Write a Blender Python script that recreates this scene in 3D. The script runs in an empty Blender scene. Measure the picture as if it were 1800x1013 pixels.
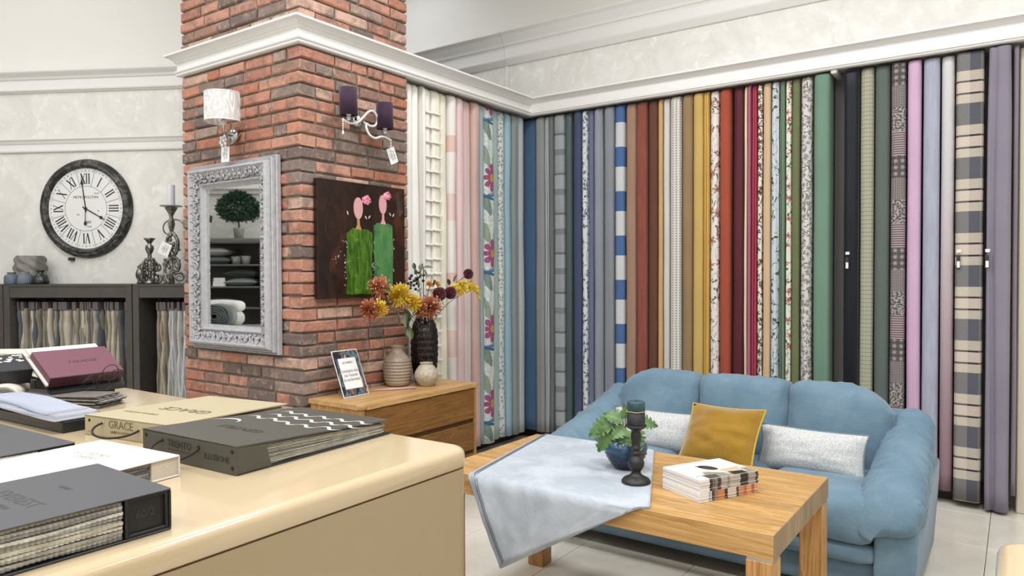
import bpy, bmesh, math, random
from mathutils import Vector, Matrix, noise
S = bpy.context.scene
COL = S.collection
PI = math.pi
rnd = random.Random(7)

# ------------------------------------------------------------------ camera, light, exposure
cam_d = bpy.data.cameras.new('camera'); cam = bpy.data.objects.new('camera', cam_d); COL.objects.link(cam)
cam_d.sensor_width = 36.0; cam_d.lens = 1266.302 / 1800 * 36; cam_d.clip_start = 0.02
YAW, PITCH, ROLL = 0.613121784, 0.0193336065, -0.00367885912
cam.location = (0, 0, 1.48)
_c, _s = math.cos, math.sin
_cam = (Matrix(((_c(ROLL), -_s(ROLL), 0), (_s(ROLL), _c(ROLL), 0), (0, 0, 1))) @ Matrix(((1, 0, 0), (0, _c(PITCH), -_s(PITCH)), (0, _s(PITCH), _c(PITCH))))
        @ Matrix(((_c(YAW), _s(YAW), 0), (0, 0, -1), (-_s(YAW), _c(YAW), 0))))
cam.rotation_euler = Matrix((_cam[0], -_cam[1], -_cam[2])).transposed().to_euler()
S.camera = cam
w = bpy.data.worlds.new('world'); S.world = w; w.use_nodes = True
w.node_tree.nodes['Background'].inputs[0].default_value = (1, .98, .95, 1)
w.node_tree.nodes['Background'].inputs[1].default_value = 0.3
S.view_settings.view_transform = 'Standard'; S.view_settings.look = 'None'
S.view_settings.exposure = 0.12; S.view_settings.gamma = 1.0; S.view_settings.use_curve_mapping = False
def area(x, y, z, sx, sy, power, col=(.955, .985, 1.03), rot=(0, 0, 0)):
    d = bpy.data.lights.new('ceiling_fill_light', 'AREA'); d.shape = 'RECTANGLE'; d.size = sx; d.size_y = sy; d.energy = power; d.color = col
    o = bpy.data.objects.new('ceiling_fill_light', d); COL.objects.link(o); o.location = (x, y, z); o.rotation_euler = rot
for lx, pws in ((-6.6, (16, 16, 16, 10)), (-4.2, (28, 32, 32, 16)), (-1.8, (34, 36, 54, 48)), (.6, (34, 36, 50, 42)), (3.0, (22, 22, 24, 22))):
    for ly, pw in zip((-3.4, -1.2, 1.0, 3.0), pws):  # overhead shop lighting, unseen; the rows behind the camera are added as fill
        area(lx, ly, 4.6, 1.0, .7, pw)
area(-5.2, 4.7, 4.6, .7, .7, 13)  # extra unseen light, added to brighten the upper wall behind the partition

# ------------------------------------------------------------------ mesh helpers
class G:
    def __init__(s): s.v = []; s.f = []; s.uv = []; s.mi = []
    def add(s, vs, fs, uv=None, mi=0):
        o = len(s.v); s.v += [tuple(p) for p in vs]; s.f += [tuple(i + o for i in f) for f in fs]
        s.uv += uv if uv else [(0, 0)] * len(vs); s.mi += [mi] * len(fs); return s
    def box(s, x0, x1, y0, y1, z0, z1, mi=0):
        v = [(x, y, z) for z in (z0, z1) for y in (y0, y1) for x in (x0, x1)]
        return s.add(v, [(0, 2, 3, 1), (4, 5, 7, 6), (0, 1, 5, 4), (2, 6, 7, 3), (0, 4, 6, 2), (1, 3, 7, 5)], mi=mi)
    def cbox(s, x0, x1, y0, y1, z0, z1, b=.004, mi=0):
        c = ((x0+x1)/2, (y0+y1)/2, (z0+z1)/2); h = (abs(x1-x0)/2, abs(y1-y0)/2, abs(z1-z0)/2); b = min(b, min(h)*.95)
        vs = []; idx = {}
        for sx in (-1, 1):
            for sy in (-1, 1):
                for sz in (-1, 1):
                    for ax in range(3):
                        p = [c[k] + (sx, sy, sz)[k] * (h[k] - (0 if k == ax else b)) for k in range(3)]
                        idx[(sx, sy, sz, ax)] = len(vs); vs.append(p)
        fs = []
        for ax in range(3):
            a, d = [k for k in range(3) if k != ax]
            for sg in (-1, 1):
                q = []
                for (u, w_) in ((-1, -1), (1, -1), (1, 1), (-1, 1)):
                    k = [0, 0, 0]; k[ax] = sg; k[a] = u; k[d] = w_; q.append(idx[(*k, ax)])
                fs.append(q)
        for ax in range(3):          # edges along ax
            a, d = [k for k in range(3) if k != ax]
            for u in (-1, 1):
                for w_ in (-1, 1):
                    q = []
                    for sg, which in ((-1, a), (1, a), (1, d), (-1, d)):
                        k = [0, 0, 0]; k[ax] = sg; k[a] = u; k[d] = w_; q.append(idx[(*k, which)])
                    fs.append(q)
        for sx in (-1, 1):
            for sy in (-1, 1):
                for sz in (-1, 1): fs.append([idx[(sx, sy, sz, k)] for k in range(3)])
        return s.add(vs, fs, mi=mi)
    def lathe(s, prof, n=32, c=(0, 0, 0), fn=None, cap=True, mi=0):
        vs = []; m = len(prof)
        for i, (r, z) in enumerate(prof):
            for k in range(n):
                a = 2*PI*k/n; rr = r + (fn(a, z, i) if fn else 0)
                vs.append((c[0] + rr*math.cos(a), c[1] + rr*math.sin(a), c[2] + z))
        fs = [(i*n+k, i*n+(k+1) % n, (i+1)*n+(k+1) % n, (i+1)*n+k) for i in range(m-1) for k in range(n)]
        if cap: fs += [tuple(range(n))[::-1], tuple((m-1)*n+k for k in range(n))]
        return s.add(vs, fs, mi=mi)
    def tube(s, pts, r, n=8, cap=True, closed=False, mi=0):
        pts = [Vector(p) for p in pts]; m = len(pts); vs = []; up = None
        for i, p in enumerate(pts):
            t = (pts[(i+1) % m] - pts[i-1]) if closed else (pts[min(i+1, m-1)] - pts[max(i-1, 0)])
            t.normalize()
            if up is None: up = Vector((0, 0, 1)) if abs(t.z) < .9 else Vector((1, 0, 0))
            a = t.cross(up)
            if a.length < 1e-6: a = t.orthogonal()
            a.normalize(); b = a.cross(t); up = b
            rr = r[i] if isinstance(r, (list, tuple)) else r
            for k in range(n):
                q = 2*PI*k/n; vs.append(p + a*(rr*math.cos(q)) + b*(rr*math.sin(q)))
        rng = m if closed else m-1
        fs = [(i*n+k, i*n+(k+1) % n, ((i+1) % m)*n+(k+1) % n, ((i+1) % m)*n+k) for i in range(rng) for k in range(n)]
        if cap and not closed: fs += [tuple(range(n))[::-1], tuple((m-1)*n+k for k in range(n))]
        return s.add(vs, fs, mi=mi)
    def prism(s, poly, axis, t0, t1, mi=0):
        """poly = 2-D points; axis 'x','y','z' = extrusion axis"""
        n = len(poly)
        def P(q, t): return {'x': (t, q[0], q[1]), 'y': (q[0], t, q[1]), 'z': (q[0], q[1], t)}[axis]
        vs = [P(q, t0) for q in poly] + [P(q, t1) for q in poly]
        fs = [tuple(range(n))[::-1], tuple(range(n, 2*n))] + [(i, (i+1) % n, n+(i+1) % n, n+i) for i in range(n)]
        return s.add(vs, fs, mi=mi)
    def grid(s, fn, nu, nv, uvf=None, mi=0, wrap=False):
        vs = []; uv = []
        for j in range(nv+1):
            for i in range(nu+1):
                u, v = i/nu, j/nv; vs.append(fn(u, v)); uv.append(uvf(u, v) if uvf else (u, v))
        fs = [(j*(nu+1)+i, j*(nu+1)+i+1, (j+1)*(nu+1)+i+1, (j+1)*(nu+1)+i) for j in range(nv) for i in range(nu)]
        return s.add(vs, fs, uv, mi)
    def ball(s, c, r, n=8, m=6, mi=0):
        rx, ry, rz = r if isinstance(r, (tuple, list)) else (r, r, r)
        vs = [(c[0], c[1], c[2]-rz)]
        for j in range(1, m):
            t = -PI/2 + PI*j/m
            vs += [(c[0]+rx*math.cos(t)*math.cos(2*PI*k/n), c[1]+ry*math.cos(t)*math.sin(2*PI*k/n), c[2]+rz*math.sin(t)) for k in range(n)]
        vs.append((c[0], c[1], c[2]+rz)); e = len(vs)-1
        fs = [(0, 1+(k+1) % n, 1+k) for k in range(n)] + [(e, e-n+k, e-n+(k+1) % n) for k in range(n)]
        fs += [(1+j*n+k, 1+j*n+(k+1) % n, 1+(j+1)*n+(k+1) % n, 1+(j+1)*n+k) for j in range(m-2) for k in range(n)]
        return s.add(vs, fs, mi=mi)
    def xf(s, M):
        s.v = [tuple(M @ Vector(p)) for p in s.v]; return s
    def mesh(s, name, mats, smooth=False, recalc=True, uv=False):
        me = bpy.data.meshes.new(name); me.from_pydata(s.v, [], s.f)
        for m in (mats if isinstance(mats, (list, tuple)) else [mats]): me.materials.append(m)
        if any(s.mi):
            for p, k in zip(me.polygons, s.mi): p.material_index = k
        if uv:
            l = me.uv_layers.new(name='UVMap')
            for lp in me.loops: l.data[lp.index].uv = s.uv[lp.vertex_index]
        if recalc:
            b = bmesh.new(); b.from_mesh(me); bmesh.ops.recalc_face_normals(b, faces=b.faces); b.to_mesh(me); b.free()
        if smooth: me.polygons.foreach_set('use_smooth', [True]*len(me.polygons))
        me.update(); return me
    def build(s, name, mats, parent=None, smooth=False, loc=(0, 0, 0), rot=(0, 0, 0), recalc=True, uv=False):
        return link(name, s.mesh(name, mats, smooth, recalc, uv), parent, loc, rot)

def link(name, me, parent=None, loc=(0, 0, 0), rot=(0, 0, 0), scale=None):
    o = bpy.data.objects.new(name, me); COL.objects.link(o)
    o.location = loc; o.rotation_euler = rot
    if scale: o.scale = scale
    if parent: o.parent = parent
    return o
def tag(o, label, cat, group=None):
    o['label'] = label; o['category'] = cat
    if group: o['group'] = group
    return o
def struct(o, label=None, cat=None):
    o['kind'] = 'structure'
    if label: o['label'] = label
    if cat: o['category'] = cat
    return o
def thing(name, label, cat, loc=(0, 0, 0), rotz=0, group=None, rot=None):
    o = bpy.data.objects.new(name, None); COL.objects.link(o); o.empty_display_size = .05
    o.location = loc; o.rotation_euler = rot or (0, 0, rotz); tag(o, label, cat, group); return o
def dup(root, loc, rotz=0, label=None, group=None, rot=None):
    def cp(o, par):
        c = o.copy(); COL.objects.link(c); c.parent = par
        for ch in [q for q in kids.get(o.name, [])]: cp(ch, c)
        return c
    kids = {}
    for q in bpy.data.objects:
        if q.parent: kids.setdefault(q.parent.name, []).append(q)
    r = cp(root, None); r.location = loc; r.rotation_euler = rot or (0, 0, rotz)
    if label: r['label'] = label
    if group: r['group'] = group
    return r
def rbox(sx, sy, sz, r, n=6, bulge=(0, 0, 0), wr=None):
    """rounded, puffed box centred on the origin; bulge = extra dome height per axis"""
    g = G(); h = (sx/2, sy/2, sz/2); done = {}
    vs = []; fs = []
    def key(p): return (round(p[0], 5), round(p[1], 5), round(p[2], 5))
    for ax in range(3):
        a, d = [k for k in range(3) if k != ax]
        na = max(n, int(n*h[a]/min(h)/1.6)); nd = max(n, int(n*h[d]/min(h)/1.6)); na = min(na, n*4); nd = min(nd, n*4)
        def ticks(hh, m): # denser near rounded rim
            t = [-1 + 2*i/m for i in range(m+1)]; return t
        for sg in (-1, 1):
            ta, td = ticks(h[a], na), ticks(h[d], nd); ids = []
            for v in td:
                row = []
                for u in ta:
                    p = [0, 0, 0]; p[ax] = sg*h[ax]; p[a] = u*h[a]; p[d] = v*h[d]
                    q = [max(-(h[k]-r), min(h[k]-r, p[k])) for k in range(3)]
                    dv = Vector([p[k]-q[k] for k in range(3)])
                    if dv.length > 1e-9: dv = dv.normalized()*r
                    o = [q[k]+dv[k] for k in range(3)]
                    uu = [p[k]/h[k] for k in range(3)]
                    for k in range(3):
                        e, f = [j for j in range(3) if j != k]
                        o[k] += bulge[k]*(o[k]/h[k])*(1-uu[e]**2)*(1-uu[f]**2)
                    if wr:
                        o = wr(Vector(o), uu)
                    kk = key(p)
                    if kk not in done: done[kk] = len(vs); vs.append(tuple(o))
                    row.append(done[kk])
                ids.append(row)
            for j in range(len(td)-1):
                for i in range(len(ta)-1): fs.append((ids[j][i], ids[j][i+1], ids[j+1][i+1], ids[j+1][i]))
    return g.add(vs, fs)
def textmesh(s, size, mat, ext=.0004, align='CENTER', font=None):
    c = bpy.data.curves.new('lettering', 'FONT'); c.body = s; c.size = size; c.extrude = ext; c.align_x = align; c.align_y = 'CENTER'; c.resolution_u = 2
    o = bpy.data.objects.new('lettering', c); COL.objects.link(o)
    bpy.context.view_layer.update()
    me = bpy.data.meshes.new_from_object(o.evaluated_get(bpy.context.evaluated_depsgraph_get()))
    bpy.data.objects.remove(o); me.materials.clear(); me.materials.append(mat); return me
def fbm(x, y, z=0, o=3): return noise.fractal(Vector((x, y, z)), 1.0, 2.0, o)

# ------------------------------------------------------------------ materials
def lin(c):
    if isinstance(c, str): c = tuple(int(c[i:i+2], 16) for i in (1, 3, 5))
    return tuple(((q/255)/12.92 if q/255 <= .04045 else ((q/255+.055)/1.055)**2.4) for q in c)
def mul(c, k): return tuple(min(1, x*k) for x in c)
class NT:
    def __init__(s, name, rough=.6, metal=0, spec=.5):
        s.m = bpy.data.materials.new(name); s.m.use_nodes = True; s.t = s.m.node_tree; s.n = s.t.nodes
        s.b = s.n['Principled BSDF']; s.b.inputs['Roughness'].default_value = rough; s.b.inputs['Metallic'].default_value = metal
        s.b.inputs['Specular IOR Level'].default_value = spec
    def L(s, a, b):
        if isinstance(a, bpy.types.Node): a = a.outputs[0]
        s.t.links.new(a, b)
    def put(s, sock, v):
        if isinstance(v, (bpy.types.NodeSocket, bpy.types.Node)): s.L(v, sock)
        elif isinstance(v, (tuple, list)) and len(v) == 3 and sock.type == 'RGBA': sock.default_value = (*v, 1)
        else: sock.default_value = v
    def math(s, op, a, b=None, c=None, clamp=False):
        n = s.n.new('ShaderNodeMath'); n.operation = op; n.use_clamp = clamp
        for i, v in enumerate((a, b, c)):
            if v is not None: s.put(n.inputs[i], v)
        return n.outputs[0]
    def vec(s, op, a, b=None, out=0):
        n = s.n.new('ShaderNodeVectorMath'); n.operation = op; s.put(n.inputs[0], a)
        if b is not None:
            if op == 'SCALE': s.put(n.inputs['Scale'], b)
            else: s.put(n.inputs[1], b)
        return n.outputs[out]
    def mix(s, f, a, b, kind='MIX'):
        n = s.n.new('ShaderNodeMix'); n.data_type = 'RGBA'; n.blend_type = kind
        s.put(n.inputs[0], f); s.put(n.inputs[6], a); s.put(n.inputs[7], b); return n.outputs[2]
    def ramp(s, f, stops, interp='LINEAR'):
        n = s.n.new('ShaderNodeValToRGB'); n.color_ramp.interpolation = interp; e = n.color_ramp.elements
        while len(e) < len(stops): e.new(.5)
        for k, (p, c) in zip(e, stops): k.position = p; k.color = (*c, 1) if len(c) == 3 else c
        s.L(f, n.inputs[0]); return n.outputs[0]
    def noise(s, vec, scale=5, detail=3, rough=.5, dist=0, out=0):
        n = s.n.new('ShaderNodeTexNoise'); s.put(n.inputs['Scale'], scale); s.put(n.inputs['Detail'], detail); s.put(n.inputs['Roughness'], rough)
        s.put(n.inputs['Distortion'], dist)
        if vec is not None: s.L(vec, n.inputs['Vector'])
        return n.outputs[out]
    def pos(s):
        return s.n.new('ShaderNodeNewGeometry').outputs['Position']
    def co(s, k='Object'):
        return s.n.new('ShaderNodeTexCoord').outputs[k]
    def map(s, v, sc=(1, 1, 1), loc=(0, 0, 0), rot=(0, 0, 0)):
        n = s.n.new('ShaderNodeMapping'); s.L(v, n.inputs[0]); n.inputs['Scale'].default_value = sc; n.inputs['Location'].default_value = loc; n.inputs['Rotation'].default_value = rot
        return n.outputs[0]
    def sep(s, v):
        n = s.n.new('ShaderNodeSeparateXYZ'); s.L(v, n.inputs[0]); return n.outputs
    def comb(s, x, y, z=0.0):
        n = s.n.new('ShaderNodeCombineXYZ'); s.put(n.inputs[0], x); s.put(n.inputs[1], y); s.put(n.inputs[2], z); return n.outputs[0]
    def rand(s): return s.n.new('ShaderNodeObjectInfo').outputs['Random']
    def bump(s, h, strength=.3, dist=.01):
        n = s.n.new('ShaderNodeBump'); n.inputs['Strength'].default_value = strength; n.inputs['Distance'].default_value = dist
        s.L(h, n.inputs['Height']); s.L(n.outputs[0], s.b.inputs['Normal'])
    def col(s, c): s.put(s.b.inputs['Base Color'], c); return s.m
MC = {}
def plain(name, c, rough=.6, metal=0, spec=.5, bump=0, bscale=60, var=0, coat=0, sheen=0):
    if name in MC: return MC[name]
    t = NT(name, rough, metal, spec); c = lin(c) if max(c if not isinstance(c, str) else (2,)) > 1 else c
    if bump or var:
        p = t.co(); nz = t.noise(p, bscale, 4)
        if bump: t.bump(nz, bump, .004)
        if var: c = t.mix(t.ramp(t.noise(p, bscale*.25, 3), [(.3, (0, 0, 0)), (.7, (1, 1, 1))]), mul(c, 1-var), mul(c, 1+var))
    t.col(c)
    if coat: t.b.inputs['Coat Weight'].default_value = coat; t.b.inputs['Coat Roughness'].default_value = .08
    if sheen: t.b.inputs['Sheen Weight'].default_value = sheen
    MC[name] = t.m; return t.m
def wood(name, c1, c2, axis=0, rough=.45, seed=0., rings=9):
    if name in MC: return MC[name]
    t = NT(name, rough); p = t.co()
    off = t.vec('SCALE', t.comb(7.3, 3.1, 5.7), t.rand())
    p = t.vec('ADD', p, off)
    sc = [14, 14, 14]; sc[axis] = .9
    q = t.map(p, sc, (seed, seed*2, 0))
    n1 = t.noise(q, 1.0, 5, .6, .6)
    sc2 = [110, 110, 110]; sc2[axis] = 3
    n2 = t.noise(t.map(p, sc2), 1.0, 2)
    rg = t.math('FRACT', t.math('MULTIPLY', n1, rings))
    f = t.math('ADD', t.math('MULTIPLY', rg, .45), t.math('MULTIPLY', n2, .55))
    c = t.ramp(f, [(.2, lin(c1)), (.75, lin(c2))])
    br = t.math('ADD', t.math('MULTIPLY', t.rand(), .28), .86)
    c = t.mix(1.0, c, t.comb(br, br, br), 'MULTIPLY')
    t.bump(f, .12, .002); t.col(c); MC[name] = t.m; return t.m
def fabric(name, c, weave=700, bump=.25, rough=.9, var=.12, sheen=.3, vs=5, c2=None):
    if name in MC: return MC[name]
    t = NT(name, rough, 0, .2); c = lin(c); p = t.co()
    n1 = t.noise(p, weave*.5, 2); n2 = t.noise(p, vs, 3)
    f = t.ramp(n2, [(.3, (0, 0, 0)), (.7, (1, 1, 1))])
    k = t.mix(f, mul(c, 1-var), mul(c, 1+var) if not c2 else lin(c2))
    k = t.mix(t.math('MULTIPLY', t.ramp(n1, [(.35, (0, 0, 0)), (.65, (1, 1, 1))]), .5), k, mul(c, .75))
    t.bump(n1, bump, .002); t.col(k); t.b.inputs['Sheen Weight'].default_value = sheen
    MC[name] = t.m; return t.m
# ------------------------------------------------------------------ the room
m_white = plain('white_paint', '#e9e6e0', .5)
m_trim = plain('trim_paint', '#e8e6e3', .42)
def mk_plaster():
    t = NT('venetian_plaster', .55); p = t.pos()
    a = t.noise(p, 3.2, 6, .62, 1.2); b = t.noise(p, 9, 5, .6, .8)
    c = t.mix(t.ramp(a, [(.35, (0, 0, 0)), (.65, (1, 1, 1))]), lin('#dcd9d2'), lin('#e9e7e1'))
    c = t.mix(t.ramp(b, [(.55, (0, 0, 0)), (.68, (1, 1, 1))]), c, lin('#f0eeea'))
    t.bump(b, .35, .006); return t.col(c)
m_plaster = mk_plaster()
def mk_tile():
    t = NT('floor_tile', .22); p = t.pos()
    a = t.noise(p, 2.5, 6, .6, 1.5)
    c = t.mix(t.ramp(a, [(.3, (0, 0, 0)), (.7, (1, 1, 1))]), lin('#d2ccbf'), lin('#e0dbcf'))
    k = t.math('ADD', t.math('MULTIPLY', t.rand(), .08), .96)
    return t.col(t.mix(1., c, t.comb(k, k, k), 'MULTIPLY'))
m_tile = mk_tile(); m_grout = plain('tile_grout', '#4a4338', .8)
g = G(); g.box(-10, 5, -4.5, 6.2, -.06, -.03); g.box(-4.355, 1.68, 1.56, 6.2, -.03, -.008, mi=1)
for q in ((-10, -4.355, -4.5, 6.2), (1.68, 5, -4.5, 6.2), (-4.355, 1.68, -4.5, 1.56)): g.box(q[0], q[1], q[2], q[3], -.03, 0)
floor = struct(g.build('floor', [m_tile, m_grout]), 'pale beige ceramic tile floor', 'floor')
tm = G().cbox(.0015, .6025, .0015, .6075, -.012, 0, .0015).mesh('floor_tile', m_tile)
for i in range(-4, 6):
    for j in range(-3, 5):
        x, y = -1.94 + .604*i, 3.385 + .609*j
        if x < -4.4: continue
        link('floor_tile', tm, floor, (x, y, 0))
struct(G().box(-10, 5, -4.5, 6.2, 4.75, 4.8).build('ceiling', m_white), 'white ceiling above the shop', 'ceiling')
struct(G().box(5, 5.1, -4.5, 6.2, 0, 4.8).build('wall_right', m_plaster), 'pale plaster wall on the right outside the picture', 'wall')
struct(G().box(-10, 5, -4.6, -4.5, 0, 4.8).build('wall_front', m_plaster), 'pale plaster wall behind the camera', 'wall')
struct(G().box(-10.1, -10, -4.5, 6.2, 0, 4.8).build('wall_left', m_plaster), 'pale plaster wall at the far left', 'wall')
# wall behind the long curtain rail
wb = struct(G().box(-6.6, 5, 5.55, 5.7, 0, 3.46).build('wall_back', m_plaster), 'cream venetian plaster wall above the curtain cornice', 'wall')
struct(G().box(-10, 5, 5.60, 5.75, 3.46, 4.8).build('wall_upper', m_white), 'smooth white wall above the upper moulding', 'wall')
def sweep(prof, path, side=1):
    """closed profile (offset, z) carried along a plan path with mitred corners; side 1 = right of travel"""
    g = G(); n = len(path); vs = []
    for i, p in enumerate(path):
        p = Vector(p); d = []
        if i > 0: d.append((p - Vector(path[i-1])).normalized())
        if i < n-1: d.append((Vector(path[i+1]) - p).normalized())
        nr = [Vector((q.y, -q.x))*side for q in d]
        m = nr[0] if len(nr) == 1 else (nr[0]+nr[1])/(1+nr[0].dot(nr[1]))
        for o, z in prof: vs.append((p.x+m.x*o, p.y+m.y*o, z))
    k = len(prof)
    fs = [(i*k+j, i*k+(j+1) % k, (i+1)*k+(j+1) % k, (i+1)*k+j) for i in range(n-1) for j in range(k)]
    fs += [tuple(range(k)), tuple((n-1)*k+j for j in range(k))]
    return g.add(vs, fs)
CORN = [(-.02, 2.858), (.004, 2.858), (.013, 2.862), (.017, 2.869), (.013, 2.876), (.009, 2.879), (.018, 2.881), (.023, 2.888), (.019, 2.895), (.008, 2.899),
        (.008, 2.944), (.012, 2.947), (.020, 2.949), (.024, 2.954), (.021, 2.959), (.027, 2.963), (.036, 2.972), (.050, 2.982), (.066, 2.988), (.072, 2.991), (.072, 3.004), (-.02, 3.006)]
struct(sweep(CORN, [(-4.79, 3.7), (-4.79, 2.79), (-3.505, 2.79), (-3.505, 5.272), (2.6, 5.272)]).build('trim_1', m_trim), 'white moulded cornice running round the brick pillar and above the curtains', 'cornice')
struct(G().box(-3.87, -3.505, 3.73, 5.56, 2.876, 3.0).box(-3.505, 2.6, 5.25, 5.55, 2.876, 3.0).build('trim_2', m_trim), 'white board above the hanging curtains behind the cornice', 'cornice')
UPM = [(-.01, 3.435), (.012, 3.435), (.020, 3.445), (.045, 3.478), (.05, 3.487), (.03, 3.492), (.034, 3.503), (.036, 3.58), (.042, 3.60), (.052, 3.606), (.06, 3.63), (.095, 3.69), (.12, 3.715), (.12, 3.725), (-.06, 3.73)]
struct(sweep(UPM, [(-6.6, 5.55), (-3.955, 5.55)], 1).build('trim_3', m_trim), 'white upper wall moulding left of the joint', 'moulding')
struct(sweep(UPM, [(-3.95, 5.545), (5, 5.545)], 1).build('trim_4', m_trim), 'long white upper wall moulding above the curtains', 'moulding')
struct(G().box(-3.962, -3.945, 5.535, 5.551, 3.0, 3.44).build('trim_5', m_trim), 'thin vertical joint strip in the plaster wall', 'moulding')
struct(G().box(-3.95, -3.86, 3.73, 5.56, 0, 2.99).build('wall_partition', plain('dark_void', '#4a4644', .8)), 'partition behind the pale curtains beside the pillar', 'wall')
m_plinth = plain('dark_plinth', '#3a2620', .5)
struct(G().box(-3.86, -3.72, 3.74, 5.5, 0, .10).box(-3.72, -.04, 5.46, 5.5, 0, .13).build('baseboard_back', m_plinth), 'dark brown plinth below the curtains', 'baseboard')
struct(G().box(-3.86, -.04, 5.5, 5.549, 0, 2.87).build('wall_backing', plain('grey_void', '#807c78', .8)), 'grey backing behind the curtains', 'wall')
# clock wall: local frame u (along the wall), d (out of the wall)
WO = Vector((-6.34, 2.88, 0)); WU = Vector((.8755, .4832, 0)); WN = Vector((.4832, -.8755, 0)); WROT = math.atan2(.4832, .8755)
def W(u, d, z): return WO + WU*u + WN*d + Vector((0, 0, z))
def wallbox(g, u0, u1, d0, d1, z0, z1):     # d positive = into the room
    return g.box(u0, u1, -d1, -d0, z0, z1)
WL = dict(loc=tuple(WO), rot=(0, 0, WROT))
struct(wallbox(G(), -4.2, 1.7, -.12, 0, 0, 3.02).build('wall_clock', m_plaster, **WL), 'cream plaster wall behind the round clock', 'wall')
struct(wallbox(G(), -4.2, 1.7, -.18, -.02, 3.02, 4.75).build('wall_clock_upper', m_white, **WL), 'smooth pale wall above the moulding over the clock', 'wall')
def wmould(name, prof, label):
    struct(sweep([(o, z) for o, z in prof], [(-4.2, 0), (1.7, 0)]).build(name, m_trim, **WL), label, 'moulding')
wmould('trim_6', [(-.03, 3.005), (.012, 3.005), (.018, 3.012), (.034, 3.02), (.036, 3.03), (.026, 3.036), (.026, 3.105), (.036, 3.112), (.045, 3.13), (.075, 3.155), (.082, 3.165), (.082, 3.178), (-.03, 3.18)], 'upper white moulding on the clock wall')
wmould('trim_7', [(-.01, 2.508), (.012, 2.508), (.022, 2.515), (.024, 2.528), (.014, 2.534), (.014, 2.575), (.022, 2.582), (.03, 2.6), (.042, 2.612), (.042, 2.622), (-.01, 2.625)], 'lower white moulding above the clock')

# ------------------------------------------------------------------ brick pillar
def mk_brick(name, src):
    t = NT(name, .85); p = t.pos()
    r = t.rand() if src == 'obj' else t.n.new('ShaderNodeAttribute')
    if src != 'obj': r.attribute_name = 'tone'; r = r.outputs['Fac']
    stops = [(0, '#75665f'), (.10, '#8d7b72'), (.22, '#a27c6a'), (.32, '#bb7d66'), (.46, '#c68a71'), (.62, '#cf977f'), (.76, '#c37c5f'), (.86, '#ab9488'), (.93, '#d8b29d')]
    c = t.ramp(r, [(a, lin(b)) for a, b in stops], 'CONSTANT')
    n1 = t.noise(p, 9, 5, .65, .6); n2 = t.noise(p, 55, 5, .7); n3 = t.noise(p, 22, 4, .6, .8)
    c = t.mix(t.ramp(n1, [(.45, (0, 0, 0)), (.66, (.75, .75, .75))]), c, lin('#75655d'))
    c = t.mix(t.ramp(n3, [(.52, (0, 0, 0)), (.72, (.6, .6, .6))]), c, lin('#d4ae9a'))
    c = t.mix(t.math('MULTIPLY', n2, .28), c, lin('#5a4840'))
    h = t.math('ADD', t.math('MULTIPLY', n3, .8), t.math('MULTIPLY', n2, .6))
    t.bump(h, .75, .012); return t.col(c)
m_brick = mk_brick('old_brick', 'obj'); m_brick2 = mk_brick('old_brick_far', 'attr')
def mk_mortar():
    t = NT('mortar', .95); p = t.pos(); n = t.noise(p, 60, 5, .7)
    t.bump(n, 1., .02); return t.col(t.mix(n, lin('#6d655a'), lin('#a09888')))
m_mortar = mk_mortar()
PX0, PX1, PY0, PY1 = -4.776, -3.511, 2.80, 3.725
pillar = struct(G().box(PX0+.014, PX1-.014, PY0+.014, PY1-.014, 0, 4.75).build('brick_pillar', m_mortar), 'square pillar of old red and grey bricks with white cornice', 'pillar')
def brick_mesh(L, D, H, seed):
    """brick with rough rounded faces; local x = length, y = depth (0 = front face at -D/2), z = height"""
    r = random.Random(seed); g = G()
    nx, nz = (5, 4); xs = [-L/2, -L/2+.007, 0, L/2-.007, L/2]; zs = [-H/2, -H/2+.007, H/2-.007, H/2]
    vs = []; fs = []
    for j in range(nz):
        for i in range(nx):
            bi = (i in (0, nx-1)); bj = (j in (0, nz-1))
            y = -D/2 + (.009 if (bi and bj) else .0065 if (bi or bj) else r.uniform(-.003, .002))
            x = xs[i] + (r.uniform(-.0025, .0025) if not bi else r.uniform(-.002, .002)); z = zs[j] + r.uniform(-.0025, .002)
            vs.append((x, y, z))
    fs = [(j*nx+i, j*nx+i+1, (j+1)*nx+i+1, (j+1)*nx+i) for j in range(nz-1) for i in range(nx-1)]
    loop = [i for i in range(nx)] + [j*nx+nx-1 for j in range(1, nz)] + [(nz-1)*nx+i for i in range(nx-2, -1, -1)] + [j*nx for j in range(nz-2, 0, -1)]
    b0 = len(vs)
    for k in loop: vs.append((vs[k][0], D/2, vs[k][2]))
    n = len(loop)
    fs += [(loop[i], loop[(i+1) % n], b0+(i+1) % n, b0+i) for i in range(n)]
    fs.append(tuple(b0+i for i in range(n)))
    return g.add(vs, fs)
BR = {}
def brick_variant(L, k):
    key = (round(L, 3), k)
    if key not in BR: BR[key] = brick_mesh(L, .115, .062, hash(key) % 9999)
    return BR[key]
items = []
CH = .075; SL, HL, JT = .272, .125, .013
r = random.Random(3)
for row in range(0, 62):
    z = .04 + row*CH
    for face in ('L', 'R'):
        span = PX1-PX0 if face == 'L' else PY1-PY0
        corner_has = (row % 2 == 0) == (face == 'L')     # this face owns the corner brick this course
        end = span if face == 'L' else span
        s = 0.0 if corner_has else .115+JT                # distance from the corner
        first = True
        while s < span-.02:
            L = SL if (first and corner_has) else r.choice([SL, SL, SL*.96, HL, .19])
            if first and not corner_has: L = r.choice([SL, HL])
            if s+L > span-.05: L = span-s
            items.append((face, s+L/2, z, L)); s += L+JT; first = False
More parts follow.
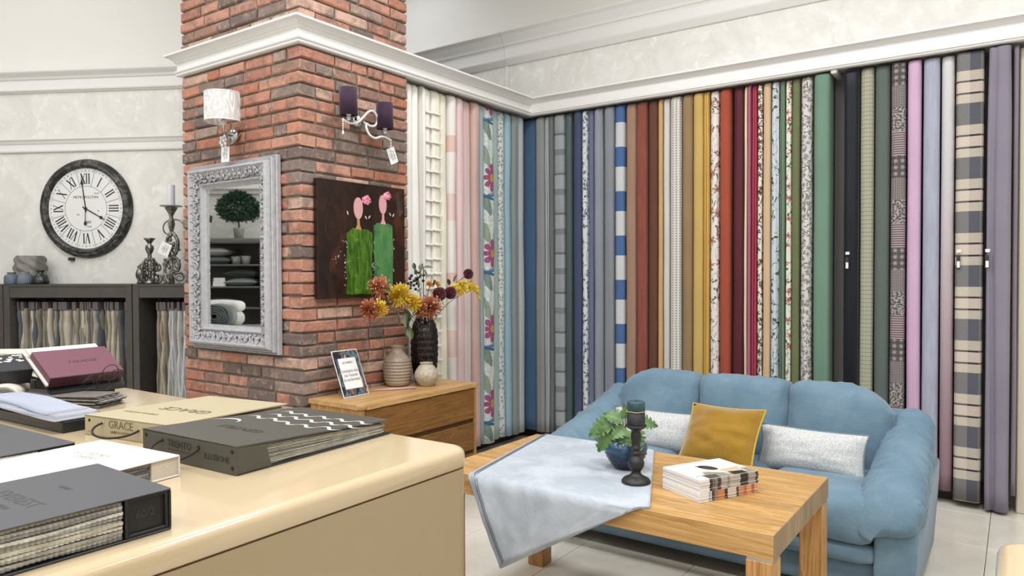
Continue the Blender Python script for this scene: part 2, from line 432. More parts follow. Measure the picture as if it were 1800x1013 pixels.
def vis(it):
    face, c, z, L = it
    if 2.82 < z < 3.0 or z > 3.46 or z < .6: return 0
    if face == 'L':
        x = PX1-c
        if z < .62: return 0
        if -4.5 < x < -3.8 and 1.08 < z < 2.16: return 0
    else:
        y = PY0+c
        if z < .74: return 0
        if 2.99 < y < 3.55 and 1.42 < z < 1.98: return 0
    return 1 if z < 3 else .5
order = sorted(range(len(items)), key=lambda i: -vis(items[i]))
chosen = set(order[:300])
rest = G(); tones = []
me_cache = {}
for i, (face, c, z, L) in enumerate(items):
    k = rnd.randrange(3); v = brick_variant(L, k)
    pr = rnd.uniform(-.004, .005)
    loc = (PX1-c, PY0+.0575+pr, z) if face == 'L' else (PX1-.0575-pr, PY0+c, z)
    rot = (rnd.uniform(-.008, .008), rnd.uniform(-.012, .012), (0 if face == 'L' else PI/2) + rnd.uniform(-.012, .012))
    if i in chosen and vis(items[i]) > 0:
        kk = (round(L, 3), k)
        if kk not in me_cache: me_cache[kk] = v.mesh('brick', m_brick)
        link('brick', me_cache[kk], pillar, loc, rot)
    else:
        M = Matrix.Translation(loc) @ Matrix.Rotation(rot[2], 4, 'Z')
        rest.add([M @ Vector(p) for p in v.v], v.f); tones += [rnd.random()]*len(v.v)
rb = rest.build('brickwork', m_brick2, pillar); rb['kind'] = 'stuff'
at = rb.data.attributes.new('tone', 'FLOAT', 'POINT'); at.data.foreach_set('value', tones)
# ------------------------------------------------------------------ curtain samples
KC = 1.0
def cl(c):
    c = lin(c); y = .3*c[0]+.55*c[1]+.15*c[2]; return mul(tuple(y+(q-y)*.86 for q in c), KC)
def weave(t, c, uv, amt=.25, su=260, sv=260, fleck=0):
    n = t.noise(t.map(uv, (su*2.2, sv*.35, 1)), 1., 2); n2 = t.noise(t.map(uv, (su*.35, sv*2.2, 1)), 1., 2)
    k = t.math('ADD', t.math('MULTIPLY', n, .5), t.math('MULTIPLY', n2, .5))
    f = t.math('ADD', t.math('MULTIPLY', t.math('SUBTRACT', k, .5), amt*4), 1.0)
    c = t.mix(1.0, c, t.comb(f, f, f), 'MULTIPLY')
    t.bump(k, .35 if amt > .15 else .15, .003)
    return c
def cf(name, c, amt=.12, rough=.9, sheen=.06, top=None, streak=0):
    t = NT(name, rough, 0, .25); uv = t.co('UV'); k = cl(c)
    big = t.noise(t.map(uv, (5, 2.2, 1)), 1., 4)
    k = t.mix(t.ramp(big, [(.35, (0, 0, 0)), (.65, (1, 1, 1))]), mul(k, .95), mul(k, 1.04))
    if streak:
        s = t.noise(t.map(uv, (70, 6, 1)), 1., 4); k = t.mix(t.ramp(s, [(.4, (0, 0, 0)), (.62, (streak,)*3)]), k, mul(cl(c), .45))
    k = weave(t, k, uv, amt); t.b.inputs['Sheen Weight'].default_value = sheen
    return t.col(k)
def blotch(t, uv, scale, n, rad, jag, phase=0., rnd_=.75, off=(0, 0, 0), ry=1.0):
    """petalled blobs scattered on a jittered cell grid; returns (mask radius r, petal radius, cell colour)"""
    p = t.map(uv, (scale, scale*ry, 1), off)
    v = t.n.new('ShaderNodeTexVoronoi'); v.voronoi_dimensions = '2D'; v.inputs['Scale'].default_value = 1.; v.inputs['Randomness'].default_value = rnd_
    t.L(p, v.inputs['Vector'])
    d = t.vec('SUBTRACT', p, v.outputs['Position']); x, y, _ = t.sep(d)
    cr = t.sep(v.outputs['Color'])
    a = t.math('ADD', t.math('ARCTAN2', y, x), t.math('MULTIPLY', cr[0], 6.283))
    r = t.vec('LENGTH', d, out=1)
    pr = t.math('MULTIPLY', t.math('ADD', t.math('MULTIPLY', t.math('COSINE', t.math('MULTIPLY', a, float(n))), jag), 1-jag), rad)
    return r, pr, cr, a
def floral(name, bg, petal, petal2, leaf, scale=11, n=5, rad=.34, leafscale=16, leafrad=.3, dens=.55, stem=True):
    t = NT(name, .9, 0, .2); uv = t.co('UV'); nz = t.noise(t.map(uv, (60, 60, 1)), 1., 3)
    wob = t.vec('ADD', uv, t.vec('SCALE', t.vec('SUBTRACT', t.noise(t.map(uv, (22, 22, 1)), 1., 2, out=1), (.5, .5, .5)), .03))
    c = cl(bg)
    if stem:
        sv = t.noise(t.map(uv, (9, 5, 1)), 1.6, 2, .5, .8); line = t.math('LESS_THAN', t.math('ABSOLUTE', t.math('SUBTRACT', sv, .5)), .012)
        c = t.mix(line, c, cl(leaf))
    r, pr, cr, a = blotch(t, wob, leafscale, 2, leafrad, .62, rnd_=1., off=(3.3, 1.7, 0))
    lm = t.math('MULTIPLY', t.math('LESS_THAN', r, pr), t.math('LESS_THAN', cr[1], dens))
    lc = t.mix(nz, cl(leaf), mul(cl(leaf), .5)); c = t.mix(lm, c, lc)
    r, pr, cr, a = blotch(t, wob, scale, n, rad, .32)
    on = t.math('LESS_THAN', cr[1], dens+.2)
    fm = t.math('MULTIPLY', t.math('LESS_THAN', r, pr), on)
    vein = t.math('GREATER_THAN', t.math('SINE', t.math('ADD', t.math('MULTIPLY', a, n*3.), t.math('MULTIPLY', nz, 6.))), .35)
    pc = t.mix(vein, cl(petal), cl(petal2)); c = t.mix(fm, c, pc)
    cm = t.math('MULTIPLY', t.math('LESS_THAN', r, t.math('MULTIPLY', pr, .32)), on); c = t.mix(cm, c, mul(cl(petal), .5))
    c = weave(t, c, uv, .08); return t.col(c)
def bands(name, stops, period, amt=.15, off=0.):
    """horizontal colour blocks repeating with the given period (m)"""
    t = NT(name, .9, 0, .2); uv = t.co('UV'); v = t.sep(uv)[1]
    f = t.math('FRACT', t.math('DIVIDE', t.math('ADD', v, off), period))
    c = t.ramp(f, [(p, cl(q)) for p, q in stops], 'CONSTANT'); return t.col(weave(t, c, uv, amt))
def gridcloth(name, bg, line, su, sv, lw=.08):
    t = NT(name, .9, 0, .2); uv = t.co('UV'); x, y, _ = t.sep(uv)
    fx = t.math('LESS_THAN', t.math('FRACT', t.math('MULTIPLY', x, su)), lw); fy = t.math('LESS_THAN', t.math('FRACT', t.math('MULTIPLY', y, sv)), lw)
    c = t.mix(t.math('MAXIMUM', fx, fy), cl(bg), cl(line)); return t.col(weave(t, c, uv, .2))
def dotted(name):
    t = NT(name, .9, 0, .2); uv = t.co('UV'); x, y, _ = t.sep(uv)
    fx = t.math('FRACT', t.math('MULTIPLY', x, 34)); fy = t.math('FRACT', t.math('MULTIPLY', y, 50))
    d = t.math('MULTIPLY', t.math('LESS_THAN', t.math('ABSOLUTE', t.math('SUBTRACT', fx, .5)), .13), t.math('LESS_THAN', t.math('ABSOLUTE', t.math('SUBTRACT', fy, .5)), .25))
    c = t.mix(d, cl('#cfcac0'), cl('#6d6258')); return t.col(weave(t, c, uv, .15))
def plaid():
    t = NT('plaid_wool', .9, 0, .2); uv = t.co('UV'); x, y, _ = t.sep(uv)
    fy = t.math('FRACT', t.math('DIVIDE', t.math('ADD', y, -.05), .335))
    row = t.ramp(fy, [(0, cl('#505059')), (.40, cl('#b5aa97')), (.56, cl('#1f1919')), (.595, cl('#bfae9f')), (.785, cl('#1f1919')), (.82, cl('#b5aa97'))], 'CONSTANT')
    fx = t.math('FRACT', t.math('DIVIDE', x, .19))
    colm = t.ramp(fx, [(0, cl('#4e4f58')), (.30, cl('#aaa092')), (.42, cl('#332b2b')), (.445, cl('#b8a89a')), (.62, cl('#332b2b')), (.64, cl('#a8a094'))], 'CONSTANT')
    c = t.mix(.24, row, colm); c = t.mix(1., c, (1.22, 1.22, 1.22), 'MULTIPLY'); return t.col(weave(t, c, uv, .3))
def ombre(name, stops):
    t = NT(name, .85, 0, .25); uv = t.co('UV'); y = t.math('DIVIDE', t.sep(uv)[1], 2.9)
    return t.col(weave(t, t.ramp(y, [(p, cl(c)) for p, c in stops]), uv, .2))
def patch():
    t = NT('patchwork_print', .9, 0, .2); uv = t.co('UV'); x, y, _ = t.sep(uv)
    k = t.math('FRACT', t.math('DIVIDE', y, .60))
    p1 = t.math('GREATER_THAN', t.noise(t.map(uv, (75, 75, 1)), 1., 2), .5)
    p2 = t.math('GREATER_THAN', t.math('MULTIPLY', t.math('SINE', t.math('MULTIPLY', t.math('ADD', x, y), 300.)), t.math('SINE', t.math('MULTIPLY', t.math('SUBTRACT', x, y), 300.))), .1)
    r, pr, cr, a = blotch(t, uv, 24, 6, .4, .4, rnd_=0.)
    p3 = t.math('LESS_THAN', r, pr); p4 = t.math('GREATER_THAN', t.math('SINE', t.math('MULTIPLY', y, 420.)), 0.)
    def sel(a0, b0): return t.math('MULTIPLY', t.math('GREATER_THAN', k, a0), t.math('LESS_THAN', k, b0))
    m = t.math('ADD', t.math('ADD', t.math('MULTIPLY', p1, sel(0., .26)), t.math('MULTIPLY', p2, sel(.26, .5))), t.math('ADD', t.math('MULTIPLY', p3, sel(.5, .74)), t.math('MULTIPLY', p4, sel(.74, 1.))))
    dk = t.mix(sel(.74, 1.), cl('#57504f'), cl('#6d4c58')); return t.col(weave(t, t.mix(m, dk, cl('#a39c98')), uv, .12))
def daisy():
    """one big magenta daisy with leaves and blue water strokes every 62 cm down the cloth"""
    t = NT('daisy_print', .9, 0, .2); uv = t.co('UV'); x, y, _ = t.sep(uv)
    nz = t.noise(t.map(uv, (45, 45, 1)), 1., 3)
    P = .62; yy = t.math('SUBTRACT', t.math('FRACT', t.math('DIVIDE', t.math('ADD', y, -.10), P)), .5); yy = t.math('MULTIPLY', yy, P)
    xx = t.math('SUBTRACT', x, .225)
    c = t.mix(t.ramp(nz, [(.4, (0, 0, 0)), (.6, (1, 1, 1))]), cl('#bcc4c0'), cl('#d3d9d5'))
    def blob(cx, cy, ang, a, b, col, c):
        ca, sa = math.cos(ang), math.sin(ang)
        dx = t.math('SUBTRACT', xx, cx); dy = t.math('SUBTRACT', yy, cy)
        u = t.math('DIVIDE', t.math('ADD', t.math('MULTIPLY', dx, ca), t.math('MULTIPLY', dy, sa)), a)
        v = t.math('DIVIDE', t.math('SUBTRACT', t.math('MULTIPLY', dy, ca), t.math('MULTIPLY', dx, sa)), b)
        d = t.math('ADD', t.math('ADD', t.math('MULTIPLY', u, u), t.math('MULTIPLY', v, v)), t.math('MULTIPLY', t.math('SUBTRACT', nz, .5), .5))
        return t.mix(t.math('LESS_THAN', d, 1.), c, t.mix(nz, mul(cl(col), .75), mul(cl(col), 1.25)))
    for cx, cy, an, a, b, col in ((-.06, .17, 1.9, .10, .03, '#8e9c86'), (.05, .20, 1.2, .11, .03, '#a3ac98'), (-.05, -.22, 2.0, .10, .035, '#7d9083'), (.05, -.28, 1.3, .09, .03, '#9aa58f'),
                                  (0, -.14, .15, .09, .014, '#4f7796'), (-.03, -.165, -.2, .08, .012, '#3f6688'), (.03, -.12, .3, .07, .01, '#6f93a8')):
        c = blob(cx, cy, an, a, b, col, c)
    r = t.math('SQRT', t.math('ADD', t.math('MULTIPLY', xx, xx), t.math('MULTIPLY', t.math('MULTIPLY', yy, yy), .55)))
    a = t.math('ARCTAN2', yy, xx)
    pr = t.math('ADD', t.math('MULTIPLY', t.math('SQRT', t.math('ABSOLUTE', t.math('COSINE', t.math('MULTIPLY', a, 4.)))), .052), .034)
    c = t.mix(t.math('LESS_THAN', r, pr), c, t.mix(nz, cl('#7c3058'), cl('#b9618c')))
    c = t.mix(t.math('LESS_THAN', r, .026), c, t.mix(nz, cl('#a8722c'), cl('#d4a24a')))
    return t.col(weave(t, c, uv, .08))

def curtain(sec, s0, s1, mat, label, dep=.15, z0=.09, z1=2.85, f=0., groove=None, rip=.0015, waves=1, flare=.0, lean=0., parent_label=None, seed=0, rim=None):
    """hanging fabric sample folded over a hidden hanger: rounded closed fold, front at local y=0"""
    w_ = abs(s1-s0)-.007; rc = min(w_*.42, .03); ring = []
    ring.append((0, -dep)); ring.append((0, -dep*.5)); ring.append((0, -rc*1.6))
    for k in range(6): a = PI - PI/2*k/5; ring.append((rc+rc*math.cos(a), -rc+rc*math.sin(a)))
    m = max(4, int(w_/.012))
    for k in range(1, m): ring.append((rc+(w_-2*rc)*k/m, 0))
    for k in range(6): a = PI/2 - PI/2*k/5; ring.append((w_-rc+rc*math.cos(a), -rc+rc*math.sin(a)))
    ring += [(w_, -rc*1.6), (w_, -dep*.5), (w_, -dep)]
    ul = [0.]
    for a, b in zip(ring, ring[1:]): ul.append(ul[-1] + math.hypot(b[0]-a[0], b[1]-a[1]))
    zs = [z0 + (z1-z0)*k/24 for k in range(24)] + [z1-.03, z1-.012, z1-.003, z1]
    vs = []; uv = []; n = len(ring)
    for z in zs:
        t = (z1-z)/(z1-z0)
        for k, (a, d) in enumerate(ring):
            fr = 1 if d > -rc*1.01 else max(0, 1+d/dep)
            ph = seed*1.7
            dd = d + fr*rip*math.sin(waves*2*PI*a/max(w_, .03)+ph+1.3*math.sin(z*1.7+ph)) + fr*.008*fbm(a*4+seed*3.1, z*1.3, seed)
            if groove is not None: dd -= fr*.028*math.exp(-((a/w_-groove-.05*math.sin(z*2+seed))/.11)**2)*min(1, .45+t*1.2)
            aa = a + .0022*fbm(seed*2.3, z*.9, 4.)*(.3+t) + lean*t
            aa = w_/2 + (aa-w_/2)*(1+flare*t - (.10 if groove is not None else 0.)*math.exp(-(t/.10)**2))
            e = max(0., (z-(z1-.035))/.035)
            dd -= fr*.024*e**2.5
            vs.append((aa, -dd, z)); uv.append((ul[k], z))
    N = len(zs)
    fs = [(j*n+k, j*n+(k+1), (j+1)*n+k+1, (j+1)*n+k) for j in range(N-1) for k in range(n-1)]
    fs += [(j*n+n-1, j*n, (j+1)*n, (j+1)*n+n-1) for j in range(N-1)]
    fs += [tuple(range(n)), tuple((N-1)*n+k for k in range(n))]
    g = G().add(vs, fs, uv)
    if sec == 'A': loc, rot = (-3.56+f, s0+.0035, 0), (0, 0, PI/2)
    else: loc, rot = (s0+.0035, 5.31-f, 0), (0, 0, 0)
    o = g.build('curtain', mat, None, True, loc, rot, uv=True)
    for p in o.data.polygons:
        if len(p.vertices) > 4: p.use_smooth = False
    return tag(o, label, 'curtain', 'curtain samples hanging under the cornice')
A_ = [
 (3.775, 3.837, cf('c1', '#f4f2ea'), 'plain white curtain hanging right against the brick pillar', {}),
 (3.84, 3.924, cf('c2', '#f2efe7'), 'soft white curtain with a tucked fold, second from the brick pillar', dict(groove=.8)),
 (3.924, 3.958, cf('c3', '#e6e1d8'), 'narrow off-white curtain edge left of the tasselled white curtain', {}),
 (3.961, 4.049, cf('c4', '#f5f3ee'), 'white curtain with rows of raised fringe bands', {}),
 (4.049, 4.143, cf('c5', '#eee6d5'), 'cream curtain right of the fringed white curtain', {}),
 (4.146, 4.232, cf('c6', '#ece7cd'), 'pale ivory yellow curtain left of the pink block curtain', {}),
 (4.239, 4.321, bands('c7', [(0, '#e6dfd9'), (.30, '#e2b9b0'), (.42, '#e6dfd9'), (.8, '#e4c8c0')], 1.05), 'white curtain with blocks of pink across it', {}),
 (4.328, 4.412, cf('c8', '#e2c2c0', .2), 'pink linen curtain right of the pink block curtain', {}),
 (4.419, 4.52, ombre('c9', [(0, '#d6c3bd'), (.55, '#d8cac6'), (.8, '#d9bcb5'), (1, '#d8b0a8')]), 'pale pink curtain fading to white', {}),
 (4.52, 4.612, cf('c10', '#c9a69b', .06, .55), 'dusty pink satin curtain, last of the pinks', {}),
 (4.616, 4.673, cf('c11', '#97a7aa'), 'narrow grey-blue curtain left of the daisy print', {}),
 (4.673, 4.809, daisy(), 'curtain printed with big magenta daisies and leaves', dict(groove=.12, z0=.085)),
 (4.809, 4.901, cf('c13', '#9bb4ad'), 'mint green curtain right of the daisy print', {}),
 (4.905, 4.992, floral('c14', '#cdd5d1', '#8c8f92', '#a98a90', '#8fa09a', 26, 5, .34, 34, .3, .7), 'white curtain with small grey and rose sprigs', {}),
 (4.996, 5.076, cf('c15', '#90b2bf'), 'light blue curtain right of the sprigged white curtain', {}),
 (5.08, 5.171, cf('c16', '#848f8e'), 'grey-green curtain near the inner corner', {}),
 (5.175, 5.259, cf('c17', '#a9b1b1'), 'pale grey curtain just before the blue corner curtain', {}),
]
for i, (a, b, m, lb, kw) in enumerate(A_):
    o = curtain('A', a, b, m, lb, seed=i+1, **{'f': rnd.uniform(-.016, .016), 'z0': .09+rnd.uniform(-.012, .012), **kw})
    if 'fringe' in lb:
        w_ = b-a-.009; mt = plain('fringe_cotton', '#efece4', .95, bump=.5, bscale=300)
        for k in range(23):
            g = G(); z = .3 + k*.108
            pts = [(.0, -.02-.004, z), (.004, .005, z), (w_*.3, .008, z+.002), (w_*.7, .008, z-.002), (w_-.004, .005, z), (w_, -.03, z)]
            pts = [(p[0], -p[1], p[2]) for p in pts]
            g.tube(pts, .006, 8)
            for q in range(8): g.ball((w_*(.06+.125*q), -.010, z-.004-.003*(q % 2)), .0065, 6, 4)
            g.build('fringe_band', mt, o, True)
B_ = [
 (-3.70, -3.497, cf('d1', '#46688a'), 'deep blue curtain in the inner corner', dict(f=-.03)),
 (-3.489, -3.394, cf('d2', '#8a8c8a', .15), 'mid grey curtain right of the deep blue corner curtain', {}),
 (-3.394, -3.347, cf('d3', '#a9adb0', .15), 'narrow pale grey curtain with a pinched top', dict(groove=.5)),
 (-3.353, -3.297, cf('d4', '#6a7270'), 'narrow dark grey-green curtain left of the banded linen', {}),
 (-3.295, -3.189, bands('d5', [(0, '#95999b'), (.34, '#7c8184'), (.5, '#9da1a3'), (.84, '#6d7276'), (.9, '#8f9497')], .34, .35), 'grey linen curtain with faint darker bands', {}),
 (-3.186, -3.118, cf('d6', '#4d5f5f', .05, .45), 'dark grey-green satin curtain left of a dark gap', {}),
 (-3.096, -3.016, cf('d7', '#434e6b'), 'navy curtain left of the navy leaf print', {}),
 (-3.016, -2.964, floral('d8', '#cfd2d4', '#5a6690', '#8790ad', '#3f4a74', 16, 5, .30, 20, .34, .5), 'white curtain with navy leaf print', {}),
 (-2.964, -2.91, cf('d9', '#6b718c'), 'slate lavender curtain right of the navy leaf print', {}),
 (-2.904, -2.817, cf('d10', '#8c919a', .3), 'cool grey linen curtain left of its creased twin', dict(groove=.75)),
 (-2.809, -2.715, cf('d11', '#858991', .3), 'creased grey linen curtain left of the blue block curtain', {}),
 (-2.709, -2.622, bands('d12', [(0, '#c3c6c8'), (.52, '#45689a'), (.97, '#c3c6c8')], .36, .25), 'white curtain with blue square blocks', {}),
 (-2.617, -2.522, cf('d13', '#9f7c64', .18), 'tan brown curtain right of the blue block curtain', {}),
 (-2.522, -2.425, cf('d14', '#914a3a', .4, streak=.3), 'rust red flecked curtain between tan and dark brown', {}),
 (-2.423, -2.336, cf('d15', '#66402f', .2), 'dark chocolate brown curtain', {}),
 (-2.336, -2.293, cf('d16', '#c69a5f'), 'narrow golden tan curtain beside the dark brown one', {}),
 (-2.293, -2.236, cf('d17', '#c9c5bf'), 'narrow plain white curtain left of the dotted stripes', {}),
 (-2.231, -2.138, dotted('d18'), 'off-white curtain with dotted vertical stripes', {}),
 (-2.133, -2.044, cf('d19', '#94774f'), 'khaki brown curtain left of the mustard curtain', {}),
 (-2.044, -1.959, cf('d20', '#c3a24c', .08), 'wide plain mustard yellow curtain', {}),
 (-1.961, -1.915, cf('d21', '#cd9e2e', .08, .7), 'narrow bright yellow curtain', dict(groove=.4)),
 (-1.915, -1.843, floral('d22', '#e0d8d2', '#a37062', '#c39c8f', '#7d7468', 11, 5, .44, 15, .34, .5), 'white curtain with large brown flowers', {}),
 (-1.838, -1.753, cf('d23', '#a54526', .05), 'plain burnt orange curtain', {}),
 (-1.74, -1.656, cf('d24', '#581a25', .05, .6), 'plain dark maroon curtain', {}),
 (-1.656, -1.631, cf('d25', '#ddc9a8'), 'very narrow cream curtain right of the maroon one', {}),
 (-1.631, -1.604, cf('d26', '#b05a71', .3), 'narrow rose pink curtain strip', {}),
 (-1.604, -1.563, cf('d27', '#b5304f'), 'narrow crimson curtain with a gathered top', dict(groove=.5)),
 (-1.561, -1.524, floral('d28', '#dbd3c6', '#5a4540', '#8a5a4c', '#4e4a3e', 17, 5, .42, 24, .36, .75), 'narrow cream curtain with dense dark flowers', {}),
 (-1.522, -1.464, cf('d29', '#cdab82'), 'plain peach beige curtain', {}),
 (-1.464, -1.407, floral('d30', '#c4ccd3', '#e4dfdf', '#a8a0a4', '#5d6b58', 12, 5, .36, 13, .36, .55), 'pale blue-white curtain with white magnolias and leaves', dict(groove=.9)),
 (-1.407, -1.367, cf('d31', '#668065'), 'narrow leaf green curtain', dict(groove=.35)),
 (-1.367, -1.323, floral('d32', '#dbd8c6', '#b0504c', '#cf8b7c', '#66784e', 15, 5, .36, 15, .34, .55), 'cream curtain with red flowers and green leaves', {}),
 (-1.323, -1.265, cf('d33', '#6b7148', .35), 'olive green woven curtain', {}),
 (-1.261, -1.182, floral('d34', '#cdc8c2', '#8b8480', '#a39c97', '#77706c', 22, 6, .40, 30, .4, .95), 'white curtain with dense grey scroll flowers', {}),
 (-1.171, -1.062, cf('d35', '#668873', .05, .7), 'wide plain sage green curtain', dict(dep=.19, f=.03)),
 (-.984, -.885, cf('d36', '#0b121c', .05, .45, .15, streak=.6), 'crushed navy velvet curtain', dict(f=.01)),
 (-.883, -.796, gridcloth('d37', '#a9a78f', '#6e7068', 62, 36, .1), 'cream curtain with fine dark grid', {}),
 (-.794, -.699, cf('d38', '#5c6661', .18), 'dark grey-green woven curtain right of the grid cloth', {}),
 (-.697, -.606, patch(), 'dark patchwork print curtain', dict(z0=.07)),
 (-.602, -.520, cf('d39', '#c79fbe', .04, .6), 'pink mauve curtain with dark purple side', dict(f=.01)),
 (-.514, -.417, cf('d40', '#a5a8ba', .1, streak=.2), 'pale lavender blue curtain', dict(z0=.08)),
 (-.414, -.336, ombre('d41', [(0, '#8c6a74'), (.22, '#9c8088'), (.5, '#b9a6aa'), (.72, '#c2bec0'), (1, '#cfcdcc')]), 'curtain fading from white to dusky mauve', dict(z0=.085)),
 (-.333, -.18, plaid(), 'grey and cream plaid wool curtain', dict(dep=.13, f=.015, z0=.045)),
 (-.168, -.038, cf('d42', '#857d8c', .12), 'sheer grey lilac curtain nearly touching the floor', dict(groove=.28, z0=.02, f=.05)),
 (-.036, -.004, cf('d43', '#80757f', .12), 'narrow mauve grey curtain beside the cream door panel', dict(z0=.12)),
]
m_tag = plain('black_tag', '#2b2626', .5); m_tagw = plain('white_tag', '#e6e3de', .6)
for i, (a, b, m, lb, kw) in enumerate(B_):
    o = curtain('B', a, b, m, lb, seed=i+40, **{'f': rnd.uniform(-.016, .016), 'z0': .09+rnd.uniform(-.012, .012), **kw})
    x = {'crushed': .02, 'grey and cream plaid': .01, 'sheer': -.004}.get(next((k for k in ('crushed', 'grey and cream plaid', 'sheer') if k in lb), ''), None)
    if x is not None:
        G().box(x, x+.024, -.012, -.0095, 1.603, 1.622).build('tag', m_tagw, o)
        c = G().box(x, x+.02, -.014, -.011, 1.505, 1.585).build('tag', m_tag, o)
        G().box(x+.002, x+.018, -.0145, -.0138, 1.51, 1.55).build('tag_print', m_tagw, c)
# white bracket at the gap in the row
tag(G().cbox(-1.06, -1.02, 5.28, 5.5, 2.835, 2.872, .006).build('curtain_bracket', m_trim), 'small white rail bracket in the gap by the sage curtain', 'bracket')
# ------------------------------------------------------------------ sofa
def mk_sofa():
    t = NT('blue_velour', .85, 0, .2); p = t.co()
    n1 = t.noise(p, 6, 4, .6, .4); n2 = t.noise(p, 260, 3)
    c = t.mix(t.ramp(n1, [(.3, (0, 0, 0)), (.7, (1, 1, 1))]), lin('#637d8e'), lin('#7891a0'))
    c = t.mix(t.math('MULTIPLY', n2, .35), c, lin('#4d6272'))
    n3 = t.noise(t.map(p, (10, 10, 22)), 1., 4, .6, .5)
    t.bump(t.math('ADD', n2, t.math('MULTIPLY', n3, 2.5)), .3, .004); t.b.inputs['Sheen Weight'].default_value = .22; t.b.inputs['Sheen Roughness'].default_value = .4
    return t.col(c)
m_sofa = mk_sofa()
SX, SY = -1.265, 3.40
sofa = thing('sofa', 'three-seat blue velour sofa with padded arms in front of the curtains', 'sofa', (SX, SY, 0))
def wr_edge(amp, fx, fy, fz, seed):
    def f(o, uu):
        e = max(abs(uu[0])**3, abs(uu[2])**3)
        n = noise.noise(Vector((o.x*fx+seed, o.y*fy, o.z*fz)))
        k = amp*(.15+e)*n
        d = Vector((uu[0], uu[1], uu[2])).normalized()
        return o + d*k
    return f
def soft(name, sx, sy, sz, c, r, bulge, parent, rx=0, wr=None, n=7, mat=None, rz=0):
    g = rbox(sx, sy, sz, r, n, bulge, wr)
    g.xf(Matrix.Translation(c) @ Matrix.Rotation(rz, 4, 'Z') @ Matrix.Rotation(rx, 4, 'X'))
    return g.build(name, mat or m_sofa, parent, True)
soft('base_frame', 1.56, .86, .15, (0, .47, .145), .03, (0, .0, 0), sofa)
soft('front_rail', 1.535, .14, .092, (0, .055, .258), .035, (0, .012, 0), sofa, n=6)
for k in range(3):
    soft('seat_cushion', .51, .66, .21, (-.51+.51*k, .30, .392), .05, (0, .02, .018), sofa, rx=-.03, wr=wr_edge(.006, 9, 9, 9, k*5.))
def wr_back(k):
    base = wr_edge(.010, 30, 10, 9, 11+k*7.)
    def f(o, uu):
        o = base(o, uu); x = o.x+(-.503+.503*k)
        if uu[2] > .2: o.z -= (uu[2]-.2)*(.012*abs(uu[0])**4 + (.13*max(0, (abs(x)-.52)/.23)**2))
        o.y += .010*math.sin(uu[2]*3+k)*(1-uu[0]**2)
        return o
    return f
for k in range(3):
    soft('back_cushion', .512, .22, .50, (-.503+.503*k, .70, .645), .06, (0, .055, .004), sofa, rx=-.16, wr=wr_back(k), n=14)
soft('back_panel', 1.66, .14, .66, (0, .90, .42), .06, (0, .01, .02), sofa, rx=-.05)
def arm(sg):
    # padded roll: section swept from front to back
    N, K = 130, 40; vs = []
    for j in range(N+1):
        t = j/N; y = -.06 + .95*t
        top = .575 + .225*max(0, (t-.05)/.95)**1.15
        e0 = math.sqrt(max(0.0, 1-(max(0, .13-t)/.13)**2.4)); e1 = math.sqrt(max(0.0, 1-(max(0, t-.90)/.10)**2.4))
        endf = max(.03, min(e0, e1)); hw, hh = (.143-.04*t)*(.35+.65*endf if t < .13 else endf), (.105+.035*t)*endf
        cz = top-.115-.03*t-(1-endf)*.05*(t < .5); cx_ = sg*(.815+.005*t)
        for k in range(K):
            a = 2*PI*k/K; ca, sa = math.cos(a), math.sin(a)
            xx = hw*math.copysign(abs(ca)**.78, ca); zz = hh*math.copysign(abs(sa)**.82, sa)
            wrk = .011*noise.noise(Vector((sg*3+a*.45, t*34+1.2*math.sin(a*2), 2.))) + .009*noise.noise(Vector((a*.9, t*70+.8*math.sin(a*3), 5+sg)))
            cr = 1+wrk/.10*min(1, endf)*(1 if sa > -.5 else .3)
            droop = -.065*max(0, -sg*ca)*(1-t)**1.5
            vs.append((cx_+xx*cr, y, cz+zz*cr+droop))
    fs = [(j*K+k, j*K+(k+1) % K, (j+1)*K+(k+1) % K, (j+1)*K+k) for j in range(N) for k in range(K)]
    fs += [tuple(range(K)), tuple(N*K+k for k in range(K))]
    G().add(vs, fs).build('armrest_pad', m_sofa, sofa, True)
    prof = [(.762, .075), (.915, .075), (.938, .42), (.940, .52), (.90, .54), (.84, .50), (.79, .45), (.765, .40)]
    n = len(prof); vs = []
    ys = [-.005, .01, .5, .88, .89]; sc_ = [.95, 1, 1, 1, .95]
    for y, s_ in zip(ys, sc_):
        for a, z in prof: vs.append((sg*(.85+(a-.85)*s_), y, z))
    fs = [(j*n+k, j*n+(k+1) % n, (j+1)*n+(k+1) % n, (j+1)*n+k) for j in range(len(ys)-1) for k in range(n)] + [tuple(range(n)), tuple((len(ys)-1)*n+k for k in range(n))]
    o = G().add(vs, fs).build('armrest_side', m_sofa, sofa)
    bv = o.modifiers.new('soft_edge', 'BEVEL'); bv.width = .012; bv.segments = 3; o.data.polygons.foreach_set('use_smooth', [True]*len(o.data.polygons))
arm(1); arm(-1)
m_blk = plain('black_foot', '#1d1b1a', .5)
for x in (-.85, .85):
    for y in (.07, .84): G().lathe([(.02, 0), (.028, .075)], 14, (x, y, 0)).build('leg', m_blk, sofa)

